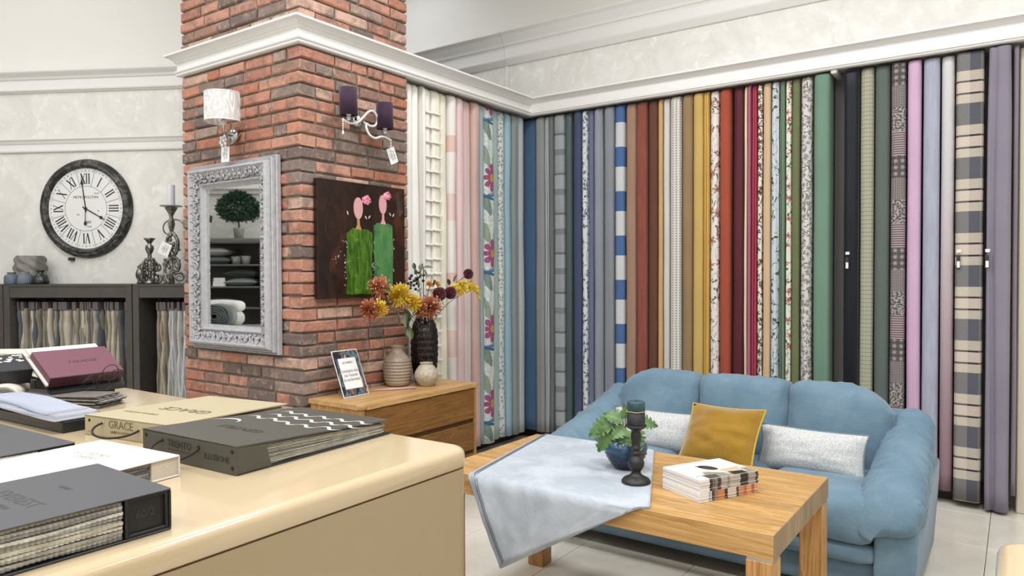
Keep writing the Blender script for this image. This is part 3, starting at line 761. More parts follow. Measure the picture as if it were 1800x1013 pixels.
def cushion(w_, h, T, mat, pmat=None, n=18, seed=0, back=None, wrk=.006):
    """square pillow in the local xz plane, front = -y; returns list of (name, G, mat)"""
    def P(sg):
        def f(u, v):
            a, b = 2*u-1, 2*v-1
            x = a*w_/2*(1-.07*(1-b*b)**1.0); z = b*h/2*(1-.07*(1-a*a)**1.0)
            th = T*max(0, (1-a**4)*(1-b**4))**.62*(.72+.28*(1-a*a)*(1-b*b))
            th += wrk*noise.noise(Vector((a*2.2+seed, b*5., sg)))*(1-a**6)*(1-b**6)
            return (x, sg*th, z)
        return f
    out = [('cover', G().grid(P(-1), n, n), mat), ('back_cover', G().grid(P(1), n, n), back or mat)]
    ed = []
    for k in range(n): ed.append(P(-1)(k/n, 0))
    for k in range(n): ed.append(P(-1)(1, k/n))
    for k in range(n): ed.append(P(-1)(1-k/n, 1))
    for k in range(n): ed.append(P(-1)(0, 1-k/n))
    out.append(('piping', G().tube([(p[0]*1.004, 0, p[2]*1.004) for p in ed], .005, 6, closed=True), pmat or mat))
    return out
def put_cushion(name, label, loc, rot, parts, cat='cushion'):
    t = thing(name, label, cat, loc, rot=rot)
    for nm, g, m in parts: g.build(nm, m, t, True)
    return t
def mk_tweed():
    t = NT('white_tweed', .95, 0, .15); p = t.co(); n = t.noise(p, 560, 2)
    c = t.mix(t.ramp(n, [(.46, (0, 0, 0)), (.54, (1, 1, 1))]), lin('#8f9396'), lin('#eceae6')); t.bump(n, .5, .003); return t.col(c)
m_tweed = mk_tweed(); m_pip = plain('grey_piping', '#6d777c', .9)
m_must = fabric('mustard_velvet', '#967018', 300, .1, .75, .10, .5, 9); m_mustp = plain('mustard_piping', '#b99838', .8)
put_cushion('lumbar_cushion', 'long white tweed cushion at the right end of the sofa', (-.845, 3.80, .585), (-.32, .0, -.05), cushion(.52, .225, .07, m_tweed, m_pip, seed=2))
put_cushion('lumbar_cushion', 'long white tweed cushion half hidden behind the mustard cushion', (-1.66, 3.82, .585), (-.32, 0, .02), cushion(.60, .23, .07, m_tweed, m_pip, seed=5))
put_cushion('square_cushion', 'mustard velvet cushion with piping leaning in the middle of the sofa', (-1.255, 3.655, .635), (-.62, -.02, -.10), cushion(.40, .345, .08, m_must, m_mustp, seed=9, back=fabric('dark_teal_back', '#22323a', 300), wrk=.02))

# ------------------------------------------------------------------ coffee table
m_oak = wood('oak_x', '#9f743c', '#c9a066', 0, .38); m_oaky = wood('oak_y', '#a67c48', '#d0a770', 1, .4); m_oakz = wood('oak_z', '#96682f', '#c4945a', 2, .4)
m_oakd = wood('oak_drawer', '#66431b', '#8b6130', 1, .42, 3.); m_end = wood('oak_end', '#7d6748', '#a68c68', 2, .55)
TX0, TX1, TY0, TY1, TZ = -2.04, -.627, 2.325, 3.118, .65
table = thing('coffee_table', 'solid oak coffee table with thick top in front of the blue sofa', 'table', ((TX0+TX1)/2, (TY0+TY1)/2, 0))
cx, cy = (TX0+TX1)/2, (TY0+TY1)/2
top = G().box(TX0-cx+.003, TX1-cx-.003, TY0-cy+.003, TY1-cy-.003, TZ-.083, TZ-.004).build('table_top', m_oak, table)
ys = [0, .09, .19, .26, .36, .47, .55, .66, .793]
for a, b in zip(ys, ys[1:]):
    L = TX1-TX0; g = G().cbox(-L/2, L/2, a-.3965+.0002, b-.3965-.0002, TZ-.085, TZ, .0012)
    g.build('stave', m_oak, top)
G().cbox(TX0-cx-.001, TX0-cx+.02, -.396, .396, TZ-.0845, TZ-.0005, .001).build('end_strip', m_end, top)
for k in range(12):
    G().cbox(TX1-cx-.012, TX1-cx+.0015, -.396+.066*k, -.396+.066*(k+1)-.0004, TZ-.0845, TZ-.0008, .0008).build('end_block', m_end, top)
m_metal = plain('brushed_metal', '#b9b4aa', .3, 1)
for sx in (-1, 1):
    for sy in (-1, 1):
        x, y = sx*((TX1-TX0)/2-.046), sy*(.3965-.046)
        lg = G().cbox(x-.044, x+.044, y-.044, y+.044, 0, TZ-.094, .003).build('leg', m_oakz, table)
        G().box(x-.041, x+.041, y-.041, y+.041, TZ-.094, TZ-.085).build('metal_plate', m_metal, lg)

# ------------------------------------------------------------------ chest of drawers
HX0, HX1, HY0, HY1, HZ = -3.495, -3.03, 2.83, 3.905, .735
chest = thing('chest_of_drawers', 'oak chest of drawers against the brick pillar', 'chest of drawers', ((HX0+HX1)/2, (HY0+HY1)/2, 0))
hx, hy = (HX0+HX1)/2, (HY0+HY1)/2
ct = G().cbox(HX0-hx+.002, HX1-hx-.002, HY0-hy+.002, HY1-hy-.002, HZ-.026, HZ-.003, .004).build('top', m_oaky, chest)
xs = [HX0, -3.40, -3.30, -3.21, -3.12, HX1]
ch = .045
for k, (a, b) in enumerate(zip(xs, xs[1:])):
    if b == HX1:
        g = G().prism([(a-hx, HY0-hy), (b-hx-ch, HY0-hy), (b-hx, HY0-hy+ch), (b-hx, HY1-hy-ch*.4), (b-hx-ch*.4, HY1-hy), (a-hx, HY1-hy)], 'z', HZ-.028, HZ)
    else: g = G().cbox(a-hx, b-hx-.0003, HY0-hy, HY1-hy, HZ-.028, HZ, .001)
    g.build('top_board', m_oaky, ct)
G().box(HX0-hx+.004, HX1-hx-.03, HY0-hy+.03, HY1-hy-.03, .06, HZ-.03).build('carcass', plain('dark_gap', '#3a2816', .8), chest)
sd = None
for sy, nm in ((HY0-hy+.012, 'side_panel'), (HY1-hy-.034, 'side_panel')):
    sd = G().box(HX0-hx+.006, HX1-hx-.014, sy+.002, sy+.02, .05, HZ-.03).build(nm, m_oakz, chest)
    q = [HX0-hx+.004, -.155, -.08, -.045, .03, .1, HX1-hx-.012]
    for a, b in zip(q, q[1:]): G().cbox(a, b-.0005, sy, sy+.022, .05, HZ-.029, .0012).build('side_board', m_oakz, sd)
for z0, z1 in ((.497, .700), (.285, .467), (.075, .258)):
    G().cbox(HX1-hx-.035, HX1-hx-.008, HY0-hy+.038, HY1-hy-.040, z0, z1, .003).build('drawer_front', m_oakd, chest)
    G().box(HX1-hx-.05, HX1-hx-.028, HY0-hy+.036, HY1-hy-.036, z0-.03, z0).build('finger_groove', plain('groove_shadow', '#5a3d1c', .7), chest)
for sy in (-1, 1):
    for x in (HX0-hx+.05, HX1-hx-.05): G().cbox(x-.025, x+.025, sy*.50-.025, sy*.50+.025, 0, .052, .002).build('foot', m_oakz, chest)

# ------------------------------------------------------------------ counters
def mk_lacquer():
    t = NT('beige_lacquer', .16); p = t.co(); n = t.noise(p, 2, 2)
    t.b.inputs['Coat Weight'].default_value = .4; t.b.inputs['Coat Roughness'].default_value = .05
    return t.col(t.mix(n, lin('#c3ae8c'), lin('#c9b594')))
m_lac = mk_lacquer(); m_lac_shade = plain('beige_lacquer_front', '#9f8c6d', .35)  # body lacquer is the worktop beige with shade put into its colour
def counter(label, x0, x1, y0, y1, z=1.0):
    c = thing('counter', label, 'counter', ((x0+x1)/2, (y0+y1)/2, 0)); hw, hd = (x1-x0)/2, (y1-y0)/2
    r = .022; K = 6; T = .055
    # slab with rounded top edge and rounded plan corners
    def ring(ins):
        pr = .045-ins*.6; out = []
        for cxx, cyy, a0 in ((hw-ins-pr, hd-ins-pr, 0), (-hw+ins+pr, hd-ins-pr, PI/2), (-hw+ins+pr, -hd+ins+pr, PI), (hw-ins-pr, -hd+ins+pr, 1.5*PI)):
            for k in range(K+1): a = a0+PI/2*k/K; out.append((cxx+pr*math.cos(a), cyy+pr*math.sin(a)))
        return out
    levels = [(.004, z-T), (0, z-T+.004), (0, z-r)] + [(r*(1-math.cos(PI/2*k/6)), z-r+r*math.sin(PI/2*k/6)) for k in range(1, 7)]
    vs = []
    for ins, zz in levels: vs += [(a, b, zz) for a, b in ring(ins)]
    n = 4*(K+1); m = len(levels)
    fs = [(j*n+k, j*n+(k+1) % n, (j+1)*n+(k+1) % n, (j+1)*n+k) for j in range(m-1) for k in range(n)] + [tuple(range(n)), tuple((m-1)*n+k for k in range(n))]
    o = G().add(vs, fs).build('worktop', m_lac, c, True)
    o.data.polygons[len(o.data.polygons)-1].use_smooth = False
    b = rbox(2*hw-.004, 2*hd-.004, z-T-.004-.06, .04, 6)
    vs = []
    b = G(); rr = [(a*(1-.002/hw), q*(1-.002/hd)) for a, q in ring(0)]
    b.prism(rr, 'z', .06, z-T-.0035); b.build('body', m_lac_shade, c)
    G().box(-hw+.03, hw-.03, -hd+.03, hd-.03, 0, .06).build('plinth', plain('counter_plinth', '#4a4036', .6), c)
    return c
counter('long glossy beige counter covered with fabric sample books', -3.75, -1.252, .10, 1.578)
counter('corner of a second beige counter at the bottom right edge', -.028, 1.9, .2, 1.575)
# cream door panel at the right edge
dr = thing('wardrobe_door', 'cream panelled cabinet door at the right edge beside the curtains', 'door', (.03, 5.40, 0))
m_cream = plain('cream_door', '#cfc6b2', .45)
G().cbox(-.035, .9, -.01, .025, .0, 2.84, .003).build('door_leaf', m_cream, dr)
for q in ((-.033, .03, 0, 2.84), (.83, .9, 0, 2.84), (.03, .83, 0, .10), (.03, .83, 2.74, 2.84)): G().cbox(q[0], q[1], -.03, -.01, q[2], q[3], .006).build('frame_moulding', m_cream, dr)
# ------------------------------------------------------------------ clock
def put(t, u, d, z, rz=0): t.location = W(u, d, z); t.rotation_euler = (0, 0, WROT+rz); return t
m_face = plain('clock_face', '#e9e8e6', .4); m_ink = plain('black_ink', '#1c1b1b', .5)
def mk_bezel():
    t = NT('worn_dark_metal', .5, .3); p = t.co(); n = t.noise(p, 14, 6, .7, 1.); t.bump(n, .4, .004)
    return t.col(t.mix(t.ramp(n, [(.45, (0, 0, 0)), (.75, (1, 1, 1))]), lin('#2a2a29'), lin('#83827d')))
m_bez = mk_bezel()
clock = put(thing('wall_clock', 'round white wall clock with roman numerals and dark worn rim', 'clock'), .002, 0, 2.036)
RX = Matrix.Rotation(PI/2, 4, 'X')          # lathe axis z -> -y (out of the wall)
def disc(prof, n=72): return G().lathe(prof, n, cap=False).xf(RX)
disc([(.32, .0), (.405, .0), (.41, .015), (.40, .03), (.395, .045), (.382, .052), (.374, .046), (.368, .055), (.352, .058), (.346, .05), (.338, .04), (.334, .022)]).build('rim', m_bez, clock, True)
face = disc([(.0, .0), (.338, .0), (.338, .022), (.0, .022)], 64).build('face', m_face, clock)
G().tube([(.186*math.cos(2*PI*k/72), -.0225, .186*math.sin(2*PI*k/72)) for k in range(72)], .0014, 4, closed=True).build('inner_ring', m_ink, face)
def bar(g, x0, z0, x1, z1, w_, y=-.0225):
    d = Vector((x1-x0, 0, z1-z0)); n = Vector((-d.z, 0, d.x)).normalized()*w_/2
    a = [Vector((x0, y, z0))+n, Vector((x0, y, z0))-n, Vector((x1, y, z1))-n, Vector((x1, y, z1))+n]
    b = [p-Vector((0, .0012, 0)) for p in a]
    return g.add(a+b, [(0, 1, 2, 3), (7, 6, 5, 4), (0, 4, 5, 1), (1, 5, 6, 2), (2, 6, 7, 3), (3, 7, 4, 0)])
def roman(s):
    g = G(); h = .082; x = 0; segs = []
    for c in s:
        if c == 'I': segs.append((x+.011, -h/2, x+.011, h/2, .009)); x += .022
        elif c == 'V': segs += [(x+.003, h/2, x+.02, -h/2, .010), (x+.02, -h/2, x+.037, h/2, .004)]; x += .042
        else: segs += [(x+.003, h/2, x+.037, -h/2, .010), (x+.003, -h/2, x+.037, h/2, .004)]; x += .042
    for a in segs: bar(g, a[0]-x/2, a[1], a[2]-x/2, a[3], a[4])
    for a in segs:
        for xx, zz in ((a[0], a[1]), (a[2], a[3])): bar(g, xx-x/2-.007, zz, xx-x/2+.007, zz, .003)
    return g
for k, s in enumerate(('XII', 'I', 'II', 'III', 'IIII', 'V', 'VI', 'VII', 'VIII', 'IX', 'X', 'XI')):
    a = -2*PI*k/12
    g = roman(s).xf(Matrix.Rotation(-a, 4, 'Y') @ Matrix.Translation((0, 0, .247)))
    g.build('numeral', m_ink, face)
    b = a - PI/12; g = G(); bar(g, .187*math.sin(b), .187*math.cos(b), .335*math.sin(b), .335*math.cos(b), .0022); g.build('divider', m_ink, face)
g = G()
for k in range(60):
    a = 2*PI*k/60; r0 = .312
    if k % 5 == 0: g.lathe([(.004, .0225), (.004, .0237)], 8, (r0*math.sin(a), r0*math.cos(a), 0)) if 0 else bar(g, (r0-.004)*math.sin(a), (r0-.004)*math.cos(a), (r0+.004)*math.sin(a), (r0+.004)*math.cos(a), .008)
    else: bar(g, (r0-.006)*math.sin(a), (r0-.006)*math.cos(a), (r0+.006)*math.sin(a), (r0+.006)*math.cos(a), .003)
g.build('minute_track', m_ink, face)
def wtext(s, size, par, x, y, z, mat=None, rot=(PI/2, 0, 0)): return link('lettering', textmesh(s, size, mat or m_ink), par, (x, y, z), rot)
wtext('METROPOLITAN', .030, face, 0, -.0225, .093); wtext('Clock', .018, face, .095, -.0225, .125); wtext('1889', .034, face, .012, -.0225, -.115); wtext('PARIS', .016, face, .03, -.0225, -.15)
wtext('No', .02, face, -.07, -.0225, -.05); wtext('St', .02, face, .11, -.0225, -.02)
def hand(ang, L, wd, tail, y, nm):
    g = G(); ca, sa = math.cos(ang), math.sin(ang)
    def q(x, z): return (x*ca+z*sa, y, -x*sa+z*ca)
    pts = [(-wd*.35, -tail), (wd*.35, -tail), (wd*.45, 0), (wd*.35, L*.70), (wd*1.5, L*.76), (wd*.3, L*.86), (0, L), (-wd*.3, L*.86), (-wd*1.5, L*.76), (-wd*.35, L*.70), (-wd*.45, 0)]
    a = [q(*p) for p in pts]; b = [(p[0], p[1]-.002, p[2]) for p in a]; n = len(a)
    g.add(a+b, [tuple(range(n)), tuple(range(2*n-1, n-1, -1))]+[(i, (i+1) % n, n+(i+1) % n, n+i) for i in range(n)])
    return g.build(nm, m_ink, clock)
hand(math.radians(-8), .275, .009, .03, -.026, 'minute_hand')
h = hand(math.radians(119), .205, .010, .03, -.029, 'hour_hand')
g = G(); bar(g, 0, 0, -.002, -.115, .005, -.031); g.ball((-.002, -.032, -.125), (.012, .003, .016), 10, 6); g.build('counterweight', m_ink, clock)
disc([(.0, .02), (.012, .02), (.012, .034), (.0, .036)], 20).build('hub', m_ink, clock)
G().box(-.16, -.12, -.03, -.0, -.43, -.405).build('wall_hook', m_bez, clock)

# ------------------------------------------------------------------ swatch cabinets along the clock wall
def mk_cab():
    t = NT('dark_slate_board', .7); p = t.co(); n = t.noise(p, 9, 6, .7, .5)
    return t.col(t.mix(n, lin('#383430'), lin('#57514c')))
m_cab = mk_cab(); m_cabin = plain('cabinet_inside', '#2a2624', .8); m_clip = plain('clip_header', '#5d5556', .6)
CZ = 1.413
cols = ['#8f877a', '#a39a88', '#7d776d', '#b2a893', '#8a8a86', '#9b8f7c', '#c2b8a6', '#6f6a63', '#a6a097', '#857c6c', '#948b82', '#b5ae9c', '#5d6268', '#98927f']
m_sw = [fabric('swatch_%d' % i, c, 500, .3, .95, .18, .1, 14) for i, c in enumerate(cols)]
m_swl = [fabric('swatch_light_%d' % i, c, 500, .3, .95, .1, .1, 14) for i, c in enumerate(('#b9b6b0', '#c9c7c4', '#a8a59b', '#d2d1cf', '#bdc0c6'))]
def cabinet(label, u0, u1):
    t = put(thing('swatch_cabinet', label, 'cabinet'), (u0+u1)/2, 0, 0); h = (u1-u0)/2; D = .40
    G().cbox(-h, h, -D, -.005, CZ-.018, CZ, .002).build('top_board', m_cab, t)
    for s in (-1, 1): G().cbox(s*h-(.05 if s > 0 else 0), s*h+(.05 if s < 0 else 0), -D, -.005, 0, CZ-.018, .002).build('side_panel', m_cab, t)
    G().box(-h+.05, h-.05, -.03, -.01, 0, CZ-.018).build('back_panel', m_cabin, t)
    G().cbox(-h+.05, h-.05, -D+.004, -D+.03, CZ-.105, CZ-.019, .002).build('front_rail', m_cab, t)
    G().box(-h+.05, h-.05, -D+.01, -.02, .05, .10).build('bottom_board', m_cab, t)
    G().tube([(-h+.05, -.16, CZ-.125), (h-.05, -.16, CZ-.125)], .008, 8).build('hanging_rail', m_bez, t)
    return t
cabinet('dark swatch cabinet at the left edge mostly cut off by the frame', -1.50, -.432)
cabinet('dark swatch cabinet full of hanging samples below the clock', -.424, .650)
cabinet('dark swatch cabinet partly hidden behind the brick pillar', .658, 1.55)
def swatch(u, w_, mat, seed, label, group, L=.92, dpt=.30):
    """a hanging fabric sample seen edge-on: thin folded sheet with a clip header"""
    r = random.Random(seed); t = put(thing('fabric_swatch', label, 'fabric sample', group=group), u, 0, 0, r.uniform(-.09, .09))
    g = G(); zt = CZ-.19; N = 14
    k1, k2 = r.uniform(0, 6), r.uniform(.006, .013)
    def f(a, b):
        z = zt - L*b; lean = k2*math.sin(k1+b*3.1)*b*1.4
        dd = -.05-dpt*(a if a <= 1 else 1)
        return (lean+k2*.5*math.sin(a*7+k1+b*4), dd-.012*math.sin(9*b+k1)*a*(b > .08) - .018*fbm(b*7, seed, 0)*(a > .6), z)
    vs = []; M = 7
    for j in range(N+1):
        for i in range(M+1):
            p = f(i/M, j/N); th = w_/2*(.75+.35*math.sin(j*1.7+seed)*.5)*(1 if i < M else .8)
            vs.append((p[0]-th, p[1], p[2])); vs.append((p[0]+th, p[1], p[2]))
    st = 2*(M+1); fs = []
    for j in range(N):
        for i in range(M):
            for s in (0, 1): fs.append((j*st+i*2+s, j*st+(i+1)*2+s, (j+1)*st+(i+1)*2+s, (j+1)*st+i*2+s))
        fs.append((j*st+M*2, j*st+M*2+1, (j+1)*st+M*2+1, (j+1)*st+M*2)); fs.append((j*st, j*st+1, (j+1)*st+1, (j+1)*st))
    for i in range(M): fs.append((i*2, i*2+1, i*2+3, i*2+2)); fs.append((N*st+i*2, N*st+i*2+1, N*st+i*2+3, N*st+i*2+2))
    G().add(vs, fs).build('cloth', mat, t, True)
    G().cbox(-w_*.42, w_*.42, -.05-dpt-.008, -.05, zt-.012, zt+.052, .002).build('clip_header', m_clip, t)
    G().tube([(0, -.16, zt+.05), (0, -.16, zt+.060), (.0, -.157, zt+.062)], .0025, 5).build('hook', m_bez, t)
    return t
ORD = 'first second third fourth fifth sixth seventh eighth ninth tenth eleventh twelfth thirteenth fourteenth fifteenth sixteenth seventeenth eighteenth nineteenth twentieth'.split()
def nth(k): return ORD[k] if k < 20 else ('twenty-', 'thirty-', 'forty-', 'fifty-')[(k+1)//10-2]+ORD[(k+1) % 10-1] if (k+1) % 10 else ('', '', '', 'thirtieth', 'fortieth', 'fiftieth')[(k+1)//10]
SWN = 'taupe beige grey sand grey beige cream dark-grey pale-grey olive mauve-grey ivory blue-grey khaki'.split()
u = -.325; i = 0; k0 = 0
while u < .565:
    w_ = rnd.uniform(.012, .020); ci = rnd.randrange(len(m_sw)) if u < .52 else 12; mt = m_sw[ci]
    swatch(u+w_/2, w_, mt, 100+i, '%s fabric sample, %s from the left in the cabinet below the clock' % (SWN[ci], nth(i)), 'samples in the cabinet below the clock', L=rnd.uniform(.80, .98)); u += w_+.0015; i += 1
u = .795; i0 = i
while u < 1.16:
    w_ = rnd.uniform(.016, .024); light = u > .90
    mt = m_swl[rnd.randrange(5)] if light else m_sw[(9, 5, 10, 3)[i % 4]]
    swatch(u+w_/2, w_, mt, 100+i, ('white sheer' if light else 'brownish')+' fabric sample, %s from the left in the cabinet beside the pillar' % nth(i-i0), 'pale samples in the cabinet by the pillar' if light else 'brown samples in the cabinet by the pillar', L=rnd.uniform(.80, .98)); u += w_+.0015; i += 1
u = -.60; i0 = i
while u < -.47:
    w_ = .018; swatch(u+w_/2, w_, m_sw[i % 12], 100+i, 'fabric sample, %s from the left in the cut-off cabinet at the left edge' % nth(i-i0), 'samples in the left edge cabinet'); u += .021; i += 1

# ------------------------------------------------------------------ vases and candle holders on the cabinets
def vase(name, label, u, d, prof, mat, fn=None, n=36, cat='vase'):
    o = G().lathe(prof, n, fn=fn, cap=False).build(name, mat, None, True); tag(o, label, cat); return put(o, u, d, CZ)
m_v1 = plain('grey_ceramic', '#7d7972', .55, bump=.2, bscale=30); m_v2 = plain('blue_grey_ceramic', '#5a6570', .5); m_v3 = plain('blue_grey_ceramic_2', '#666f7a', .5); m_v4 = plain('dark_green_glaze', '#272c2a', .2)
def hollow(p, t=.006): return p + [(max(.001, r-t), z) for r, z in reversed(p)][:-1] + [(.001, p[0][1]+t)]
P1 = [(.075, 0)] + [(.095+.018*math.sin(k/24*PI), .23*k/24) for k in range(25)]
vase('tall_vase', 'large grey vase with twisted wavy relief on the cabinet', -.385, .165, [(.001, 0)]+hollow(P1), m_v1, lambda a, z, i: (.014*math.sin(6*a+38*z)*math.cos(46*z) if 1 < i < 26 else 0), 60)
P2 = [(.045, 0), (.05, .004), (.052, .03), (.05, .055), (.044, .07), (.032, .078), (.026, .082), (.030, .092), (.034, .096)]
vase('small_vase', 'small blue-grey vase with rows of dots', -.385, .36, [(.001, 0)]+hollow(P2, .004), m_v2, lambda a, z, i: (.0022*max(0, math.sin(18*a)*math.sin(z*420)) if z < .072 and i < 8 else 0), 72)
P3 = [(.042, 0), (.052, .01), (.05, .04), (.043, .065), (.034, .078), (.030, .084), (.036, .10)]
vase('small_vase', 'small blue-grey fluted vase', -.277, .355, [(.001, 0)]+hollow(P3, .004), m_v3, lambda a, z, i: (.0022*math.cos(22*a) if z < .08 and i < 7 else 0), 88)
P4 = [(.05, 0), (.058, .012), (.056, .035), (.048, .06), (.03, .08), (.022, .088), (.022, .098), (.032, .108), (.034, .112)]
vase('small_vase', 'small dark green beaded vase beside the grey vases', -.160, .33, [(.001, 0)]+hollow(P4, .004), m_v4, lambda a, z, i: (.0025*max(0, math.sin(20*a)*math.sin(z*330)) if z < .075 and i < 8 else 0), 72)
def mk_pewter():
    t = NT('antique_silver', .38, .75); p = t.co(); n = t.noise(p, 40, 4); t.bump(n, .3, .003)
    return t.col(t.mix(t.ramp(n, [(.35, (0, 0, 0)), (.65, (1, 1, 1))]), lin('#4d4b47'), lin('#9b9890')))
m_pew = mk_pewter()
def scroll(c, R, turns, a0, sgn=1, plane=0., n=26, r0=.006, r1=.003):
    """flat spiral; returns pts and radii"""
    pts = []; rr = []
    for k in range(n+1):
        t = k/n; a = a0+sgn*2*PI*turns*t; R_ = R*(1-.82*t)
        x, z = R_*math.cos(a), R_*math.sin(a)
        pts.append((c[0]+x*math.cos(plane), c[1]+x*math.sin(plane), c[2]+z)); rr.append(r0+(r1-r0)*t)
    return pts, rr
# short holder
t = put(thing('candle_holder', 'short ornate silver candle holder without candle on the cabinet', 'candle holder'), .70, .24, CZ)
G().lathe([(.03, 0), (.055, 0), (.06, .01), (.03, .03), (.018, .06), (.016, .10), (.028, .13), (.03, .16), (.016, .19), (.013, .235), (.022, .25), (.031, .275), (.028, .30), (.012, .312), (.016, .322), (.026, .338), (.040, .352), (.044, .36), (.03, .362)], 28, fn=lambda a, z, i: .002*math.cos(8*a) if .1 < z < .31 else 0).build('stem', m_pew, t, True)
for k in range(6):
    a = 2*PI*k/6+.3; g = G()
    for c, R, tr, a0, sg in ((.052, .040, 1.3, -1.5, 1), (.05, .034, 1.4, 1.6, -1)):
        z = .045 if a0 < 0 else .125
        p, r_ = scroll((0, 0, z), R, tr, a0, sg, 0., r0=.009); p = [((x+c)*math.cos(a), (x+c)*math.sin(a), zz) for x, y, zz in p]; g.tube(p, r_, 7)
    for q in range(7): g.ball(((.03+.006*(q % 3))*math.cos(a+.35*(q-3)/3), (.03+.006*(q % 3))*math.sin(a+.35*(q-3)/3), .06+.022*q), (.011, .011, .015), 7, 5)
    g.build('leaf_scroll', m_pew, t, True)
g = G()
g.ball((-.075, 0, .075), (.04, .04, .055), 14, 10); g.lathe([(.028, 0), (.033, .01), (.02, .03)], 14, (-.075, 0, 0)); g.lathe([(.02, .12), (.03, .135), (.022, .14)], 14, (-.075, 0, 0)); g.build('urn', m_pew, t, True)
# tall holder
t = put(thing('candle_holder', 'tall ornate silver candle holder with open scrolls beside the pillar', 'candle holder'), .885, .24, CZ)
G().lathe([(.006, .40), (.02, .44), (.028, .47), (.022, .50), (.012, .525), (.018, .545), (.035, .575), (.045, .59), (.05, .598), (.03, .60)], 24, fn=lambda a, z, i: .003*math.cos(6*a)).build('cup', m_pew, t, True)
G().lathe([(.003, .601), (.075, .604), (.085, .611), (.083, .614), (.003, .606)], 30).build('drip_tray', plain('clear_dish', '#9a9a98', .15, .3), t, True)
st = G()
def loop(pts, r): st.tube([(x, 0, z) for x, z in pts], r, 8)
def bez(*c, n=18):
    out = []
    for k in range(n+1):
        q = [Vector(p) for p in c]
        while len(q) > 1: q = [a.lerp(b, k/n) for a, b in zip(q, q[1:])]
        out.append(tuple(q[0]))
    return out
loop(bez((0, .41), (-.07, .33), (-.035, .22), (-.005, .21)), .013); loop(bez((0, .41), (.09, .34), (.05, .24), (.0, .21)), .014)
loop(bez((0, .21), (-.08, .17), (-.07, .06), (-.02, .0)), .011); loop(bez((0, .22), (.09, .20), (.07, .08), (.02, .10)), .012)
loop(bez((-.01, .11), (-.02, .03), (-.05, .0), (-.07, .006)), .008); loop(bez((.0, .12), (.02, .02), (.07, .0), (.10, .004)), .007)
loop(bez((.0, .50), (.16, .54), (.14, .28), (.10, .20)), .006); loop(bez((0, .50), (-.09, .50), (-.09, .38), (-.01, .39)), .006)
for c, R, a0, sg in (((-.05, 0, .045), .035, 0, 1), ((.06, 0, .05), .04, 2.5, -1), ((.05, 0, .15), .035, 1., 1), ((-.055, 0, .16), .03, 2., -1), ((.03, 0, .26), .03, 0., 1), ((-.02, 0, .30), .03, 3., 1)):
    p, r_ = scroll(c, R, 1.4, a0, sg, .5, r0=.011); st.tube(p, r_, 7)
for q in range(10): st.ball((.016*math.sin(q*2.1), .012*math.cos(q*1.7), .06+.036*q), (.015, .015, .02), 7, 5)
st.lathe([(.012, 0), (.02, .01), (.01, .12), (.012, .22)], 12)
st.build('scroll_stem', m_pew, t, True)
g = G().lathe([(.001, 0), (.029, 0), (.0295, .003), (.0295, .158), (.028, .162), (.001, .160)], 28); g.tube([(0, 0, .16), (.001, 0, .172)], .0015, 5)
put(tag(g.build('pillar_candle', plain('white_wax', '#dedde4', .5), None, True), 'tall white candle standing on the tall silver holder', 'candle'), .885, .24, CZ+.6142)
# ------------------------------------------------------------------ mirror
def mk_silver():
    t = NT('silver_grey_paint', .5, .15); p = t.co(); n = t.noise(p, 30, 5, .7)
    t.bump(n, .2, .002); return t.col(t.mix(t.ramp(n, [(.3, (0, 0, 0)), (.75, (1, 1, 1))]), lin('#a3a2a5'), lin('#bfbec1')))
m_sil = mk_silver()
MX0, MX1, MZ0, MZ1 = -4.60, -3.685, .99, 2.212
mx, mz = (MX0+MX1)/2, (MZ0+MZ1)/2; hw, hh = (MX1-MX0)/2, (MZ1-MZ0)/2
mir = thing('wall_mirror', 'large mirror in a carved silver-grey baroque frame on the brick pillar', 'mirror', (mx, 2.792, mz))
# profile (inset from the outer edge, height off the wall)
prof = [(0, 0), (0, .026), (.004, .031), (.009, .031), (.012, .024), (.014, .024), (.016, .050), (.021, .055), (.027, .053), (.029, .047), (.031, .066), (.036, .078), (.044, .088), (.052, .090), (.060, .082), (.085, .058), (.105, .046), (.118, .044), (.124, .050), (.132, .052), (.14, .046), (.146, .034), (.158, .026), (.164, .024), (.164, .0)]
def frame_side(k):
    g = G(); vs = []
    for e in (0, 1):
        for ins, h in prof:
            x, z = hw-ins, hh-ins
            c = [(-x, z), (x, z), (x, -z), (-x, -z)][(k+e) % 4]
            vs.append((c[0], -h, c[1]))
    n = len(prof)
    return g.add(vs, [(j, j+1, n+j+1, n+j) for j in range(n-1)])
for k in range(4): frame_side(k).build('frame_side', m_sil, mir)
t = NT('mirror_glass', .02, 1); t.col((.86, .88, .87)); m_mir = t.m
G().box(-hw+.15, hw-.15, -.020, -.014, -hh+.15, hh-.15).build('mirror_glass', m_mir, mir)
